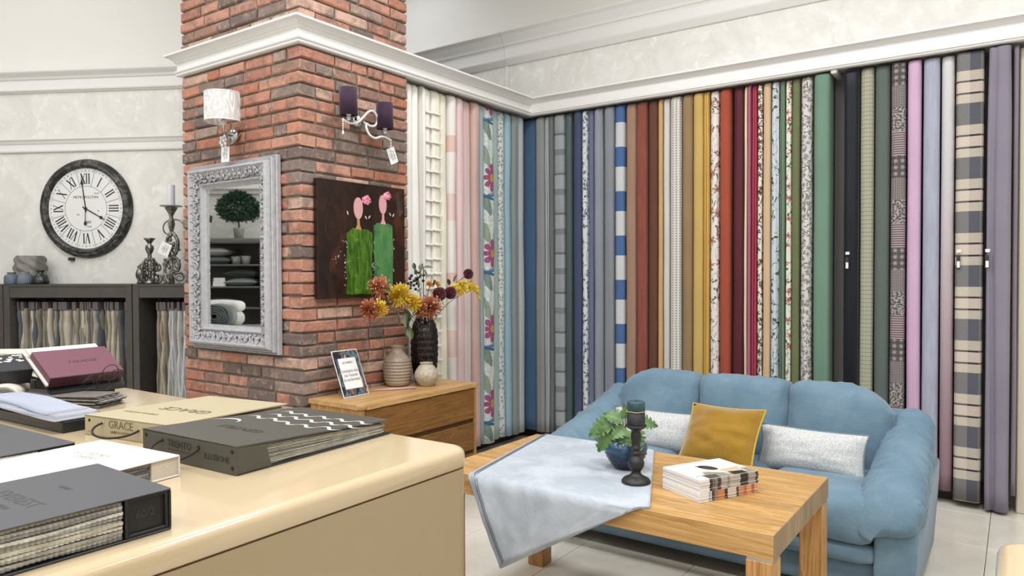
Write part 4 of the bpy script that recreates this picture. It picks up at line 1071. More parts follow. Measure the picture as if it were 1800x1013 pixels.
def ornament(k):
    """acanthus scrolls and lumps along one side, sitting on the sloping part of the profile"""
    g = G(); L = 2*(hw if k % 2 == 0 else hh)-.10; n = int(L/.058); r = random.Random(k+5)
    for i in range(n):
        s = -L/2+L*(i+.5)/n; fl = 1 if i % 2 else -1
        p, rr = scroll((s, 0, 0), .034, 1.3, r.uniform(0, 6), fl, 0., 16, .0095, .0045)
        g.tube([(a, -.030+c*-.25-.012, c) for a, b, c in [(x, 0, z) for x, y, z in p]], rr, 6)
        for q in range(4):
            a = r.uniform(0, 6.28); d = r.uniform(.014, .038)
            x, z = s+d*math.cos(a)*1.1, .030*math.sin(a)
            g.ball((x, -.040-.25*z, z), (r.uniform(.008, .016), .011, r.uniform(.008, .014)), 7, 5)
        for q in range(3):
            a = r.uniform(-.9, .9)+(PI/2 if q % 2 else -PI/2)
            pts = [(s+.012*w2*math.cos(a)+.004*math.sin(w2*2), -.046-.25*(.010*w2*math.sin(a))-.008*math.sin(w2), .010*w2*math.sin(a)) for w2 in (0, 1, 2, 3)]
            g.tube(pts, [.006, .0075, .006, .002], 6)
    # place: local z -> across the frame (inner negative), centre at inset .082
    ins = .083
    if k == 0: M = Matrix.Translation((0, -.022, hh-ins))
    elif k == 1: M = Matrix.Translation((hw-ins, -.022, 0)) @ Matrix.Rotation(PI/2, 4, 'Y')
    elif k == 2: M = Matrix.Translation((0, -.022, -hh+ins)) @ Matrix.Rotation(PI, 4, 'Y')
    else: M = Matrix.Translation((-hw+ins, -.022, 0)) @ Matrix.Rotation(-PI/2, 4, 'Y')
    return g.xf(M)
for k in range(4): ornament(k).build('carved_ornament', m_sil, mir, True)['kind'] = 'stuff'
g = G()
for k in range(4):     # small rope bead on the inner edge
    a = [(-1, 1), (1, 1), (1, -1), (-1, -1)][k]; b = [(-1, 1), (1, 1), (1, -1), (-1, -1)][(k+1) % 4]
    for q in range(64):
        f = q/64; x = (a[0]+(b[0]-a[0])*f)*(hw-.133); z = (a[1]+(b[1]-a[1])*f)*(hh-.133); g.ball((x, -.052, z), .0055, 5, 4)
g.build('inner_bead', m_sil, mir, True)['kind'] = 'stuff'
# ------------------------------------------------------------------ price tags
m_card = plain('tag_card', '#ecebea', .6)
def price_tag(label, loc, rot, lines, w_=.058, h=.092, string=None):
    t = thing('price_tag', label, 'price tag', loc, rot=rot, group=None)
    G().cbox(-w_/2, w_/2, -.0008, .0008, -h/2, h/2, .0004).build('card', m_card, t)
    for s, size, x, z in lines: link('lettering', textmesh(s, size, m_ink, .0002), t, (x, -.0012, z), (PI/2, -PI/2 if h > w_ else 0, 0))
    if string: G().tube(string, .0009, 5).build('string', plain('string', '#d8d3c8', .8), t)
    return t
PR = lambda a, b: [('ЦЕНА', .011, -.02, .0), (a, .019, -.004, 0), (b, .018, .017, 0)]
price_tag('upright white price tag hanging below the white sconce', (-4.108, 2.695, 2.243), (0, .03, 0), PR('12.780 р', '6.500 р'), .086, .096, [(0, 0, .048), (.04, .03, .08), (.08, .06, .14)])
price_tag('tilted white price tag hanging below the purple sconce', (-3.405, 3.467, 2.268), (0, -.42, PI/2), PR('18.400 р', '9.000 р'), .075, .105, [(.0, 0, .05), (-.012, .01, .09), (-.025, .02, .125)])
price_tag('white price tag hanging on the tall silver candle holder', tuple(W(.865, .30, 1.685)), (0, .42, WROT), PR('13.880 р', '7.000 р'), .090, .100, [(0, 0, .05), (.0, .02, .09), (.01, .06, .15)])
# ------------------------------------------------------------------ white sconce
m_chr = plain('chrome', '#c9c9cc', .12, 1); m_wht = plain('white_metal', '#e4e2df', .3); m_glass = plain('crystal', '#dfe3e6', .06, .2)
sc = thing('wall_sconce', 'wall sconce with white swirl-patterned drum shade above the mirror', 'sconce', (-4.135, 2.785, 2.375))
def mk_shade():
    t = NT('swirl_shade', .8, 0, .2); p = t.co(); q = t.map(p, (9, 9, 5)); n = t.noise(q, 1., 2, .4, 2.5)
    f = t.math('SINE', t.math('MULTIPLY', n, 38.)); return t.col(t.mix(t.ramp(f, [(.1, (0, 0, 0)), (.9, (1, 1, 1))]), lin('#cfcac6'), lin('#f0eeec')))
g = G(); N = 40; vs = []
for k in range(N+1):
    a = math.radians(-205+230*k/N)-.0
    for rr, z in ((.114, .06), (.114, .235), (.111, .235), (.111, .06)): vs.append((rr*math.cos(a)+.075, rr*math.sin(a)-.13, z))
fs = [(k*4+j, (k+1)*4+j, (k+1)*4+(j+1) % 4, k*4+(j+1) % 4) for k in range(N) for j in range(4)] + [(0, 1, 2, 3), (N*4, N*4+1, N*4+2, N*4+3)]
g.add(vs, fs).build('shade', mk_shade(), sc)
for z in (.06, .235): G().tube([(.1135*math.cos(math.radians(-205+230*k/N))+.075, .1135*math.sin(math.radians(-205+230*k/N))-.13, z) for k in range(N+1)], .0028, 6).build('shade_rim', m_wht, sc, True)
G().lathe([(.0, .0), (.045, .0), (.05, .012), (.046, .028), (.02, .036), (.0, .038)], 28).xf(Matrix.Translation((.0, 0, 0)) @ RX).build('wall_mount', m_chr, sc, True)
G().tube([(.0, -.035, 0), (.02, -.075, -.005), (.06, -.12, .005), (.075, -.13, .03), (.075, -.13, .075)], .008, 10).build('arm', m_chr, sc, True)
G().lathe([(.0, .04), (.018, .04), (.02, .07), (.0, .075)], 18, (.075, -.13, 0)).lathe([(.006, .075), (.022, .10), (.026, .125), (.018, .15), (.0, .16)], 16, (.075, -.13, 0)).build('lamp_holder', m_wht, sc, True)
g = G()
for q in range(12): g.ball((.05+.018*math.cos(q*2.4), -.12+.014*math.sin(q*2.4), -.025-.006*q), (.008, .008, .011), 6, 5)
g.build('crystal_drops', m_glass, sc)
# ------------------------------------------------------------------ purple double sconce
m_pur = fabric('purple_shade', '#3a2338', 500, .1, .7, .06, .2); m_purin = plain('shade_lining', '#1c1420', .7)
pc = thing('wall_sconce', 'double wall sconce with two dark purple shades above the painting', 'sconce', (-3.505, 3.24, 2.47))
def shade(y, z0, tilt):
    g = G(); prof = [(.055, 0), (.0545, .168), (.052, .168), (.0525, 0)]
    vs = []; n = 32
    for r_, z in prof:
        for k in range(n): a = 2*PI*k/n; vs.append((r_*math.cos(a), r_*math.sin(a), z))
    fs = [(j*n+k, j*n+(k+1) % n, ((j+1) % 4)*n+(k+1) % n, ((j+1) % 4)*n+k) for j in range(4) for k in range(n)]
    g.add(vs, fs).xf(Matrix.Translation((.125, y, z0)) @ Matrix.Rotation(tilt, 4, 'X') @ Matrix.Rotation(.03, 4, 'Y'))
    o = g.build('shade', m_pur, pc, True)
    G().lathe([(.001, .0), (.012, .0), (.013, .02), (.010, .03)], 14, (.125, y, z0-.03)).lathe([(.008, .02), (.018, .04), (.022, .06), (.016, .085), (.001, .095)], 14, (.125, y, z0-.03)).build('bulb_holder', m_glass, pc, True)
shade(-.175, -.010, .05); shade(.135, -.045, .05)
G().lathe([(.0, 0), (.045, 0), (.05, .01), (.044, .03), (.024, .05), (.0, .056)], 28).xf(Matrix.Rotation(PI/2, 4, 'Y')).build('wall_mount', m_chr, pc, True)
def cat(pts, n=7):
    P = [Vector(p) for p in pts]; P = [2*P[0]-P[1]]+P+[2*P[-1]-P[-2]]; out = []
    for i in range(1, len(P)-2):
        for k in range(n):
            t = k/n; a, b, c, d = P[i-1], P[i], P[i+1], P[i+2]
            out.append(tuple(.5*((2*b)+(c-a)*t+(2*a-5*b+4*c-d)*t*t+(3*b-a-3*c+d)*t**3)))
    return out+[tuple(P[-2])]
up = cat([(.125, -.225, -.040), (.125, -.18, -.055), (.122, -.11, -.045), (.118, -.05, .0), (.115, .0, .045), (.112, .045, .055), (.108, .085, .025), (.10, .08, -.02), (.09, .045, -.035), (.07, .0, -.015)])
dn = cat([(.07, .035, -.02), (.095, .0, -.030), (.11, -.015, -.06), (.118, .005, -.10), (.122, .05, -.115), (.125, .10, -.098), (.125, .15, -.098), (.125, .19, -.110)])
G().tube(up, .0075, 10).build('arm', m_wht, pc, True); G().tube(dn, .0075, 10).build('arm', m_wht, pc, True)
for y, z, n in ((-.222, -.055, 6), (.188, -.115, 5)):
    g = G()
    for q in range(n): g.ball((.125, y, z-.014*q), (.004, .004, .006) if q < n-1 else (.008, .008, .011), 6, 5)
    g.build('crystal_chain', m_glass, pc)
# ------------------------------------------------------------------ painting
pa = thing('painting', 'dark oil painting of two faceless figures in green with pink flowers', 'painting', (-3.5025, 3.267, 1.70))
PW, PH = .755, .735     # along y, z
def mk_canvas():
    t = NT('dark_oil_ground', .25); p = t.co(); n = t.noise(t.map(p, (1, 6, 3)), 1.4, 6, .65, .8); n2 = t.noise(p, 30, 4)
    c = t.mix(t.ramp(n, [(.35, (0, 0, 0)), (.7, (1, 1, 1))]), lin('#160e0c'), lin('#35211a'))
    c = t.mix(t.ramp(t.noise(t.map(p, (1, 3, 2), (0, 4, 2)), 1.3, 4, .6, .5), [(.58, (0, 0, 0)), (.75, (.7, .7, .7))]), c, lin('#5a3022'))
    t.bump(n2, .3, .003); return t.col(c)
cv = G().cbox(0, .036, -PW/2, PW/2, -PH/2, PH/2, .002).build('canvas', mk_canvas(), pa)
def mk_paint(name, c1, c2, c3, sc=(1, 30, 7)):
    t = NT(name, .3); p = t.co(); n = t.noise(t.map(p, sc), 1., 5, .65, 1.); m = t.noise(p, 12, 4, .6, 1.)
    c = t.mix(t.ramp(n, [(.38, (0, 0, 0)), (.6, (1, 1, 1))]), lin(c1), lin(c2)); c = t.mix(t.ramp(m, [(.55, (0, 0, 0)), (.68, (1, 1, 1))]), c, lin(c3))
    t.bump(n, .6, .004); return t.col(c)
def dab(name, pts, mat, h=.003, x=.036):
    n = len(pts); a = [(x-.001, p[0], p[1]) for p in pts]; b = [(x+h, p[0]*.999, p[1]) for p in pts]
    return G().add(a+b, [tuple(range(n)), tuple(range(n, 2*n))]+[(i, (i+1) % n, n+(i+1) % n, n+i) for i in range(n)]).build(name, mat, pa)
def rough(pts, amp, seed, sub=5):
    out = []; r = random.Random(seed); n = len(pts)
    for i in range(n):
        a, b = pts[i], pts[(i+1) % n]
        for k in range(sub): f = k/sub; out.append((a[0]+(b[0]-a[0])*f+r.uniform(-amp, amp), a[1]+(b[1]-a[1])*f+r.uniform(-amp, amp)))
    return out
mg1 = mk_paint('green_impasto', '#28480f', '#4d7a1d', '#7da33a'); mg2 = mk_paint('green_impasto_pale', '#3f7a45', '#5c8a50', '#28593f')
msk = plain('pink_flesh_paint', '#d5a2a0', .4); mnk = plain('ochre_paint', '#b98d62', .4); mrose = mk_paint('rose_paint', '#c9597f', '#e89ab0', '#f0b9c6', (1, 40, 40)); mw = plain('white_dab', '#d9d4c8', .4)
dab('painted_dress', rough([(-.155, -.345), (.06, -.345), (.072, .05), (.03, .075), (-.10, .075), (-.15, .04)], .005, 1), mg1)
dab('painted_dress', rough([(.088, -.345), (.255, -.345), (.258, .10), (.24, .118), (.11, .118), (.085, .10)], .004, 2), mg2)
def oval(cy_, cz_, ry, rz, n=20): return [(cy_+ry*math.cos(2*PI*k/n), cz_+rz*math.sin(2*PI*k/n)) for k in range(n)]
dab('painted_neck', [(-.075, .07), (-.025, .07), (-.04, .10), (-.042, .145), (-.062, .145), (-.060, .10)], mnk, .004); dab('painted_head', oval(-.052, .205, .038, .07), msk, .005)
dab('painted_neck', [(.145, .115), (.195, .115), (.178, .145), (.178, .19), (.160, .19), (.160, .145)], msk, .004); dab('painted_head', oval(.166, .245, .034, .064), msk, .005)
for cy_, cz_, R, sd in ((.016, .262, .048, 3), (.205, .305, .044, 5)):
    g = G(); r = random.Random(sd)
    for k in range(14):
        a = k*2.4; d = R*.62*math.sqrt(k/14); g.ball((.040+.002*(k % 3), cy_+d*math.cos(a), cz_+d*math.sin(a)*.85), (.004, R*.34, R*.26), 7, 5)
    g.build('painted_flower', mrose, pa, True)
for a, b, an in ((-.14, .17, .3), (.015, .15, .6), (.045, .155, -.6), (.235, .185, .6), (.265, .18, -.6)):
    dab('white_dab', [(a+.013*math.cos(q)*math.cos(an+PI/2)-.004*math.sin(q)*math.sin(an+PI/2), b+.013*math.cos(q)*math.sin(an+PI/2)+.004*math.sin(q)*math.cos(an+PI/2)) for q in [k*PI/4 for k in range(8)]], mw)
g = G(); r = random.Random(8)
for k in range(46):
    y, z = r.choice([(-.16, 0), (.078, 0), (.265, 0), (-.22, 0)]); y += r.gauss(0, .006 if y > -.2 else .03); z = r.uniform(-.33, .02) if y > -.2 else r.gauss(-.11, .02)
    g.ball((.037, y, z), (.002, r.uniform(.001, .004), r.uniform(.002, .008)), 5, 4)
g.build('white_speckles', mw, pa)
dab('scraped_patch', rough([(.30, .19), (.345, .17), (.36, .28), (.335, .345), (.29, .33)], .008, 11), mk_paint('scraped_paint', '#2a1b17', '#4a3a34', '#6d5f58'), .001)
# ------------------------------------------------------------------ fabric sample books on the counter
CT = 1.0005
def sheet(parent, x0, x1, y0, y1, z, th, mat, seed, zig=.0028, pitch=.007, wav=.0025, name='fabric_sheet'):
    """one fabric leaf; pinked edge on the x1 side, gently wavy"""
    n = max(6, int((y1-y0)/pitch)*2); vs = []; r = random.Random(seed)
    for k in range(n+1):
        y = y0+(y1-y0)*k/n; xe = x1 + (zig if k % 2 else 0) + .004*noise.noise(Vector((y*9, seed, 0)))
        w0 = wav*noise.noise(Vector((y*7, seed*1.3, 1))); 
        vs += [(x0, y, z), (x0, y, z+th), (xe-.05, y, z+w0*.3), (xe-.05, y, z+th+w0*.3), (xe, y, z+w0), (xe, y, z+th+w0)]
    fs = []
    for k in range(n):
        a, b = 6*k, 6*(k+1)
        fs += [(a+1, a+3, b+3, b+1), (a+3, a+5, b+5, b+3), (a, b, b+2, a+2), (a+2, b+2, b+4, a+4), (a+4, b+4, b+5, a+5)]
    fs += [(0, 2, 3, 1), (2, 4, 5, 3), (6*n, 6*n+1, 6*n+3, 6*n+2), (6*n+2, 6*n+3, 6*n+5, 6*n+4)]
    return G().add(vs, fs).build(name, mat, parent)
m_leaf = [fabric('leaf_%d' % i, c, 420, .6, .95, .22, .1, 40) for i, c in enumerate(('#cfc9b9', '#a7a294', '#bdb6a4', '#86837b', '#d8d4c8', '#9d9b98', '#b3aea2', '#c4bda8'))]
def leaves(parent, x0, x1, y0, y1, z0, z1, n, seed, mats=None, **kw):
    for k in range(n):
        th = (z1-z0)/n; sheet(parent, x0, x1+rnd.uniform(-.004, .002), y0, y1, z0+k*th, th*.82, (mats or m_leaf)[(seed+k*3) % len(mats or m_leaf)], seed*10+k, **kw)
m_char = plain('charcoal_cover', '#4b4b4e', .5, bump=.12, bscale=220); m_bk = plain('black_cover', '#1c1c1d', .4); m_emb = plain('embossed', '#39393b', .4)
def lay(s, size, par, x, y, z, rz=0, mat=None, name='lettering'): return link(name, textmesh(s, size, mat or m_emb, .0002), par, (x, y, z), (0, 0, rz))
# nearest charcoal book
b = thing('sample_book', 'charcoal fabric sample book nearest the camera with thick pinked swatches', 'sample book', (-1.305, .735, CT), math.radians(-1.5))
W_, L_, T_ = .30, .46, .079
G().cbox(-W_, 0, -L_, 0, T_-.004, T_, .0015).build('front_cover', m_char, b); G().cbox(-W_, 0, -L_, 0, 0, .004, .0015).build('back_cover', m_bk, b)
G().cbox(-W_, 0, -.004, 0, .004, T_-.004, .001).build('spine', m_bk, b)
sb = G().box(-W_+.004, -.010, -.083, -.004, .004, T_-.004).build('spine_block', m_bk, b)
for q in ((-.083, -.077, .004, T_-.004), (-.010, -.004, .004, T_-.004), (-.077, -.010, .004, .010), (-.077, -.010, T_-.010, T_-.004)): G().cbox(-.010, -.003, q[0], q[1], q[2], q[3], .001).build('block_frame', m_bk, sb)
link('lettering', textmesh('60/2', .02, m_emb), sb, (-.0095, -.045, .04), (PI/2, 0, PI/2))
leaves(b, -W_+.01, -.008, -L_+.012, -.086, .005, T_-.006, 11, 3, zig=.0032, pitch=.0085, wav=.005)
lay('EVEREST', .040, b, -.155, -.20, T_+.0001, PI/2*0+.05, m_emb); lay('COLLECTION', .016, b, -.155, -.235, T_+.0001, .05); lay('LINEN', .014, b, -.16, -.12, T_+.0001, .05)
# white book
b = thing('sample_book', 'white-covered fabric sample book behind the nearest charcoal book', 'sample book', (-1.637, .945, CT), math.radians(5))
W_, L_, T_ = .325, .40, .050; m_wc = plain('white_cover', '#d8d2c8', .5, bump=.1, bscale=250); m_bl = fabric('beige_block', '#c7beac', 600, .4)
G().cbox(-W_, 0, -L_, 0, T_-.004, T_, .0015).build('front_cover', m_wc, b); G().cbox(-W_, 0, -L_, 0, 0, .004, .0015).build('back_cover', m_wc, b); G().cbox(-W_, 0, -.004, 0, .004, T_-.004, .001).build('spine', m_wc, b)
G().box(-W_+.004, -.006, -.07, -.004, .004, T_-.004).build('spine_block', m_bl, b)
leaves(b, -W_+.01, -.010, -L_+.01, -.074, .005, T_-.006, 6, 5, [m_leaf[3], m_leaf[5], m_sw[12], m_leaf[1]])
lay('LUXURY', .030, b, -.185, -.10, T_+.0001, .06, plain('grey_print', '#8f8a85', .5)); lay('SHEERS', .022, b, -.175, -.125, T_+.0001, .06, plain('grey_print', '#8f8a85', .5))
# second charcoal book
b = thing('sample_book', 'slim charcoal sample book behind the white-covered book', 'sample book', (-2.035, .885, CT), math.radians(2))
W_, L_, T_ = .44, .42, .040
G().cbox(-W_, 0, -L_, 0, T_-.004, T_, .0015).build('front_cover', m_char, b); G().cbox(-W_, 0, -L_, 0, 0, .004, .0015).build('back_cover', m_bk, b); G().cbox(-W_, 0, -.004, 0, .004, T_-.004, .001).build('spine', m_bk, b)
sb = G().box(-W_+.004, -.008, -.085, -.004, .004, T_-.004).build('spine_block', m_bk, b)
for z in (.006, T_-.010): G().box(-.008, -.004, -.08, -.006, z, z+.003).build('block_frame', m_char, sb)
leaves(b, -W_+.01, -.006, -L_+.01, -.088, .005, T_-.006, 5, 8)
# rope + rivets helpers for the binders
m_rope = plain('dark_rope', '#241d1b', .7, bump=.6, bscale=400); m_riv = plain('rivet', '#2b2723', .3, .6)
def rope(par, xa, za, xb, zb, drop, out=-.05):
    p = bez((xa, .004, za), (xa-.01, out*.7, za-.004), (xa-.012, out*1.1, drop+.004), ((xa+xb)/2-.01, out*1.25, drop), (xb+.005, out*.8, drop+.012), (xb, .004, zb), n=28)
    G().tube(p, .0034, 7).build('rope_handle', m_rope, par, True)
def rivets(par, pts, mat=None, r=.006):
    for x, z in pts: G().lathe([(.0001, 0), (r, 0), (r*.8, .0016), (.0001, .002)], 12).xf(Matrix.Translation((x, 0, z)) @ RX).build('rivet', mat or m_riv, par, True)
# olive-grey binder (front)
m_ol = plain('olive_grey_cover', '#4a4840', .5, bump=.12, bscale=200); m_ol2 = plain('olive_print', '#2c2a26', .5)
b = thing('sample_binder', 'dark olive-grey swatch binder with white swirls and rope handle', 'sample book', (-1.913, 1.0, CT), math.radians(2.6))
W_, L_, T0, T1 = .393, .525, .071, .042
sp = G().cbox(0, W_, 0, .004, 0, T0, .0012).build('spine', m_ol, b)
G().add([(0, .0, T0-.004), (W_, 0, T0-.004), (W_, L_+.012, T1-.003), (0, L_+.012, T1-.003), (0, 0, T0), (W_, 0, T0), (W_, L_+.012, T1+.001), (0, L_+.012, T1+.001)], [(3, 2, 1, 0), (4, 5, 6, 7), (0, 1, 5, 4), (1, 2, 6, 5), (2, 3, 7, 6), (3, 0, 4, 7)]).build('front_cover', m_ol, b)
G().cbox(0, W_, .004, L_+.015, 0, .004, .001).build('back_cover', m_bk, b)
fl = G().add([(W_-.001, .004, .004), (W_+.002, .10, .004), (W_+.002, .085, T0*.86), (W_-.001, .004, T0-.005), (W_-.03, .004, .004), (W_-.03, .10, .004), (W_-.03, .085, T0*.86), (W_-.03, .004, T0-.005)], [(0, 1, 2, 3), (4, 7, 6, 5), (0, 4, 5, 1), (1, 5, 6, 2), (2, 6, 7, 3), (3, 7, 4, 0)]).build('side_flap', m_ol, b)
for k in range(13):
    z = .005+k*.0043; y0 = .08
    y1 = L_-rnd.uniform(0, .012)
    zmax = T0-.006
    sh = sheet(b, .02, W_-.012, y0, y1, z, .0036, m_leaf[(k*3+1) % 8], 300+k, zig=.001, pitch=.014, wav=.002)
    if y1 > .4:                       # leaves thin out towards the free end
        for v in sh.data.vertices: f = max(0, (v.co.y-.08)/(L_-.08)); v.co.z = .005+(z-.005)*(1-.5*f)+(v.co.z-sh.data.vertices[0].co.z)*.5
link('lettering', textmesh('TRENTO', .026, m_ol2), sp, (.165, -.0006, .046), (PI/2, 0, 0)); link('lettering', textmesh('ILLUSIONE', .021, m_ol2), sp, (.318, -.0006, .033), (PI/2, 0, 0))
G().box(.115, .215, -.0008, 0, .030, .0312).build('printed_rule', m_ol2, sp)
rope(b, .09, .050, .245, .050, .004)
rivets(sp, [(.016, .016), (.016, .056), (.377, .016), (.377, .056), (.09, .05), (.245, .05)])
m_sw_w = plain('white_swirl', '#e6e4df', .5)
def ribbon(pts, w0):
    g = G(); vs = []; n = len(pts)
    for i, p in enumerate(pts):
        a, c = Vector(pts[max(i-1, 0)]), Vector(pts[min(i+1, n-1)]); d = (c-a).normalized(); nn = Vector((-d.y, d.x))*w0*math.sin(PI*(i+.4)/(n+.0))
        for s in (1, -1): x, y = p[0]+s*nn.x, p[1]+s*nn.y; z = T0+(T1-T0)*y/(L_+.012)+.0012; vs.append((x, y, z))
    return g.add(vs, [(2*i, 2*i+1, 2*i+3, 2*i+2) for i in range(n-1)])
r = random.Random(2)
for row in range(3):
    for c in range(5):
        x0, y0 = .03+.075*c+.02*(row % 2), .30+.065*row+r.uniform(-.01, .01)
        if x0 > .36: continue
        ribbon([(x0+.085*q/16, y0+.016*math.sin(2*PI*q/16)+.012*q/16) for q in range(17)], .0052).build('white_swirl', m_sw_w, b, recalc=False)
ribbon(bez((.01, .20), (.02, .27), (.09, .26), (.10, .215), n=14), .005).build('white_swirl', m_sw_w, b, recalc=False)
o = lay('GENTILE', .045, b, .20, .16, 0, PI, m_ol2); o.location = (.20, .16, T0+(T1-T0)*.16/.537+.0006); o.rotation_euler = (-.054*-1, 0, PI)
# sand-coloured binder (behind)
m_sd = plain('sand_cover', '#aea283', .5, bump=.12, bscale=200); m_sp = plain('sand_print', '#6f6649', .5)
b = thing('sample_binder', 'sand-coloured swatch binder with rope handle behind the olive binder', 'sample book', (-2.305, 1.03, CT), math.radians(9))
W_, L_, T0, T1 = .37, .46, .060, .045
sp = G().cbox(0, W_, 0, .004, 0, T0, .0012).build('spine', m_sd, b)
G().add([(0, 0, T0-.004), (W_, 0, T0-.004), (W_, L_, T1-.003), (0, L_, T1-.003), (0, 0, T0), (W_, 0, T0), (W_, L_, T1+.001), (0, L_, T1+.001)], [(3, 2, 1, 0), (4, 5, 6, 7), (0, 1, 5, 4), (1, 2, 6, 5), (2, 3, 7, 6), (3, 0, 4, 7)]).build('front_cover', m_sd, b)
G().cbox(0, W_, .004, L_, 0, .004, .001).build('back_cover', m_sd, b)
leaves(b, .02, W_-.012, .02, L_-.01, .005, T1-.006, 6, 12, zig=.001, pitch=.014)
link('lettering', textmesh('GRACE', .034, m_sp), sp, (.165, -.0006, .040), (PI/2, 0, 0)); link('lettering', textmesh('LINEN & COTTON', .011, m_sp), sp, (.165, -.0006, .018), (PI/2, 0, 0)); link('lettering', textmesh('VOL.1', .021, m_sp), sp, (.30, -.0006, .034), (PI/2, 0, 0))
o = lay('GRACE', .065, b, .2, .20, 0, PI, m_sp); o.location = (.20, .20, T0-.0065+.0012); o.rotation_euler = (.033, 0, PI)
o = lay('LINEN & COTTON', .018, b, .2, .1, 0, PI, m_sp); o.location = (.12, .10, T0-.0033+.0012); o.rotation_euler = (.033, 0, PI)
rope(b, .085, .042, .245, .036, .004); rivets(sp, [(.022, .045)], m_riv, .005); rivets(sp, [(.02, .014), (.345, .046), (.345, .012)], plain('brass', '#b9ab86', .3, .8), .004); rivets(sp, [(.085, .042), (.245, .036)], plain('brass', '#b9ab86', .3, .8), .006)
# ------------------------------------------------------------------ pile at the left end of the counter
b = thing('swatch_folio', 'open black swatch folio with white sheer pages at the left edge', 'sample book', (-2.37, .995, CT), math.radians(3))
G().cbox(-.62, 0, 0, .15, 0, .036, .003).build('black_tray', m_bk, b); G().box(-.60, -.01, -.0006, .001, .010, .012).box(-.60, -.01, -.0006, .001, .03, .032).build('tray_line', m_char, b)
m_sh = [fabric('sheer_%d' % i, c, 400, .3, .8, .1, .2) for i, c in enumerate(('#b5b5bd', '#9494a2', '#a0a6b5', '#bcbcc1'))]
for k in range(7):
    g = G(); x0 = -.62+.012*k; 
    def f(u, v, k=k): 
        x = -.60+.60*u-.02*k*u; return (x, -.012+.004*k+.13*v+.01*math.sin(5*u+k), .039+.0036*k*(1-.8*u)+.006*math.sin(3*u+k*.8)*(1-u)*.6)
    g.grid(f, 16, 4); n = len(g.v); g.v += [(p[0], p[1], p[2]+.0028) for p in g.v]; g.uv += g.uv[:n]; fs = list(g.f); g.f += [tuple(i+n for i in q)[::-1] for q in fs]; g.mi += g.mi
    nu = 16
    for i in range(nu): g.f.append((i, i+1, n+i+1, n+i)); g.mi.append(0)
    for j in range(4): a = j*(nu+1)+nu; g.f.append((a, a+nu+1, n+a+nu+1, n+a)); g.mi.append(0)
    g.build('sheer_page', m_sh[k % 4], b, True, recalc=False)
b = thing('swatch_pile', 'loose stack of grey woven swatches lying below the burgundy book', 'sample book', (-2.69, 1.285, CT), math.radians(24))
m_pile = [fabric('pile_%d' % i, c, 320, .6, .95, .25, .1, 60) for i, c in enumerate(('#7d766e', '#9b9489', '#6b635e', '#aea798', '#57504e', '#8f8a85'))]
for k in range(9):
    a = rnd.uniform(-.02, .012); g = rbox(.50, .13, .0042, .002, 3); g.xf(Matrix.Translation((-.27+a, .04+rnd.uniform(-.008, .008), .0022+.0046*k)))
    for i, p in enumerate(g.v): g.v[i] = (p[0]+.004*math.sin(p[1]*400), p[1], p[2]+.0015*math.sin(p[0]*14+k))
    g.build('fabric_sheet', m_pile[k % 6], b)
# rolled pages (left edge)
b = thing('swatch_roll', 'rolled grey-white fabric samples at the left edge of the counter', 'sample book', (-2.985, 1.075, CT+.044), math.radians(62))
for k in range(5):
    R0 = .014+.007*k; g = G(); N = 26; vs = []
    for i in range(N+1):
        a = -PI*.5+2*PI*.86*i/N
        for rr, y in ((R0, 0), (R0+.0065, 0), (R0+.0065, .26), (R0, .26)): vs.append((rr*1.25*math.cos(a)-.02*k*.3, y-.01*k*.4, rr*.82*math.sin(a)-.006*k*.0))
    fs = [(i*4+j, (i+1)*4+j, (i+1)*4+(j+1) % 4, i*4+(j+1) % 4) for i in range(N) for j in range(4)] + [(0, 1, 2, 3), (N*4, N*4+3, N*4+2, N*4+1)]
    g.add(vs, fs).build('rolled_sheet', m_leaf[(5, 0, 6, 4, 0)[k]], b, True)
# black display stand, burgundy book, black box
yaw = math.radians(35)
b = thing('display_stand', 'black sloping display stand carrying the burgundy book', 'stand', (-2.99, 1.315, CT), PI/2)
G().prism([(-.08, .045), (.12, .165), (.12, .152), (-.08, .032)], 'x', -.13, .14).build('slope_panel', m_bk, b)
for x in (-.03, .10): G().prism([(-.02, 0), (.10, 0), (.10, .140), (-.02, .068)], 'x', x, x+.028).build('stand_leg', plain('stand_grey', '#3a3733', .6), b)
b = thing('sample_book', 'burgundy boxed sample book lying on the black display stand', 'sample book', (-3.005, 1.315, CT+.113), rot=(math.radians(31), 0, PI/2+.03))
m_bur = plain('burgundy_cover', '#6d4350', .5, bump=.12, bscale=220); m_burd = plain('burgundy_edge', '#45232d', .5)
G().cbox(-.135, .135, -.085, .085, .012, .040, .001).build('cover', m_bur, b); G().cbox(-.135, .135, -.088, -.080, -.004, .0395, .001).build('spine', m_burd, b)
G().cbox(-.143, .125, -.086, .10, .001, .010, .001).build('white_page', m_wc, b); G().cbox(-.14, .12, .086, .125, .02, .028, .001).build('white_page', m_wc, b)
lay('PARADISE', .024, b, .015, .0, .0402, 0, m_burd)
b = thing('sample_box', 'small black boxed sample set with gold edge left of the burgundy book', 'sample book', (-3.085, 1.100, CT+.128), rot=(math.radians(28), 0, PI/2))
G().cbox(-.045, .075, -.05, .06, -.035, .03, .002).build('box', plain('black_card', '#26272b', .45), b)
m_gold = plain('gold_edge', '#b3945a', .4, .5)
for k in range(2): G().cbox(-.062-.012*k, -.050-.012*k, -.05, .065, -.035, .03, .001).build('gold_edged_card', m_gold if k == 0 else m_burd, b)
g = G(); r = random.Random(4)
for k in range(26): x, y = r.uniform(-.04, .07), r.uniform(.005, .055); g.box(x-.006, x+.006, y-.002, y+.004, .0302, .0306)
g.build('white_pattern', m_wc, b)
b = thing('black_case', 'low black case lying under the rolled and folded fabrics', 'case', (-3.30, 1.36, CT), yaw)
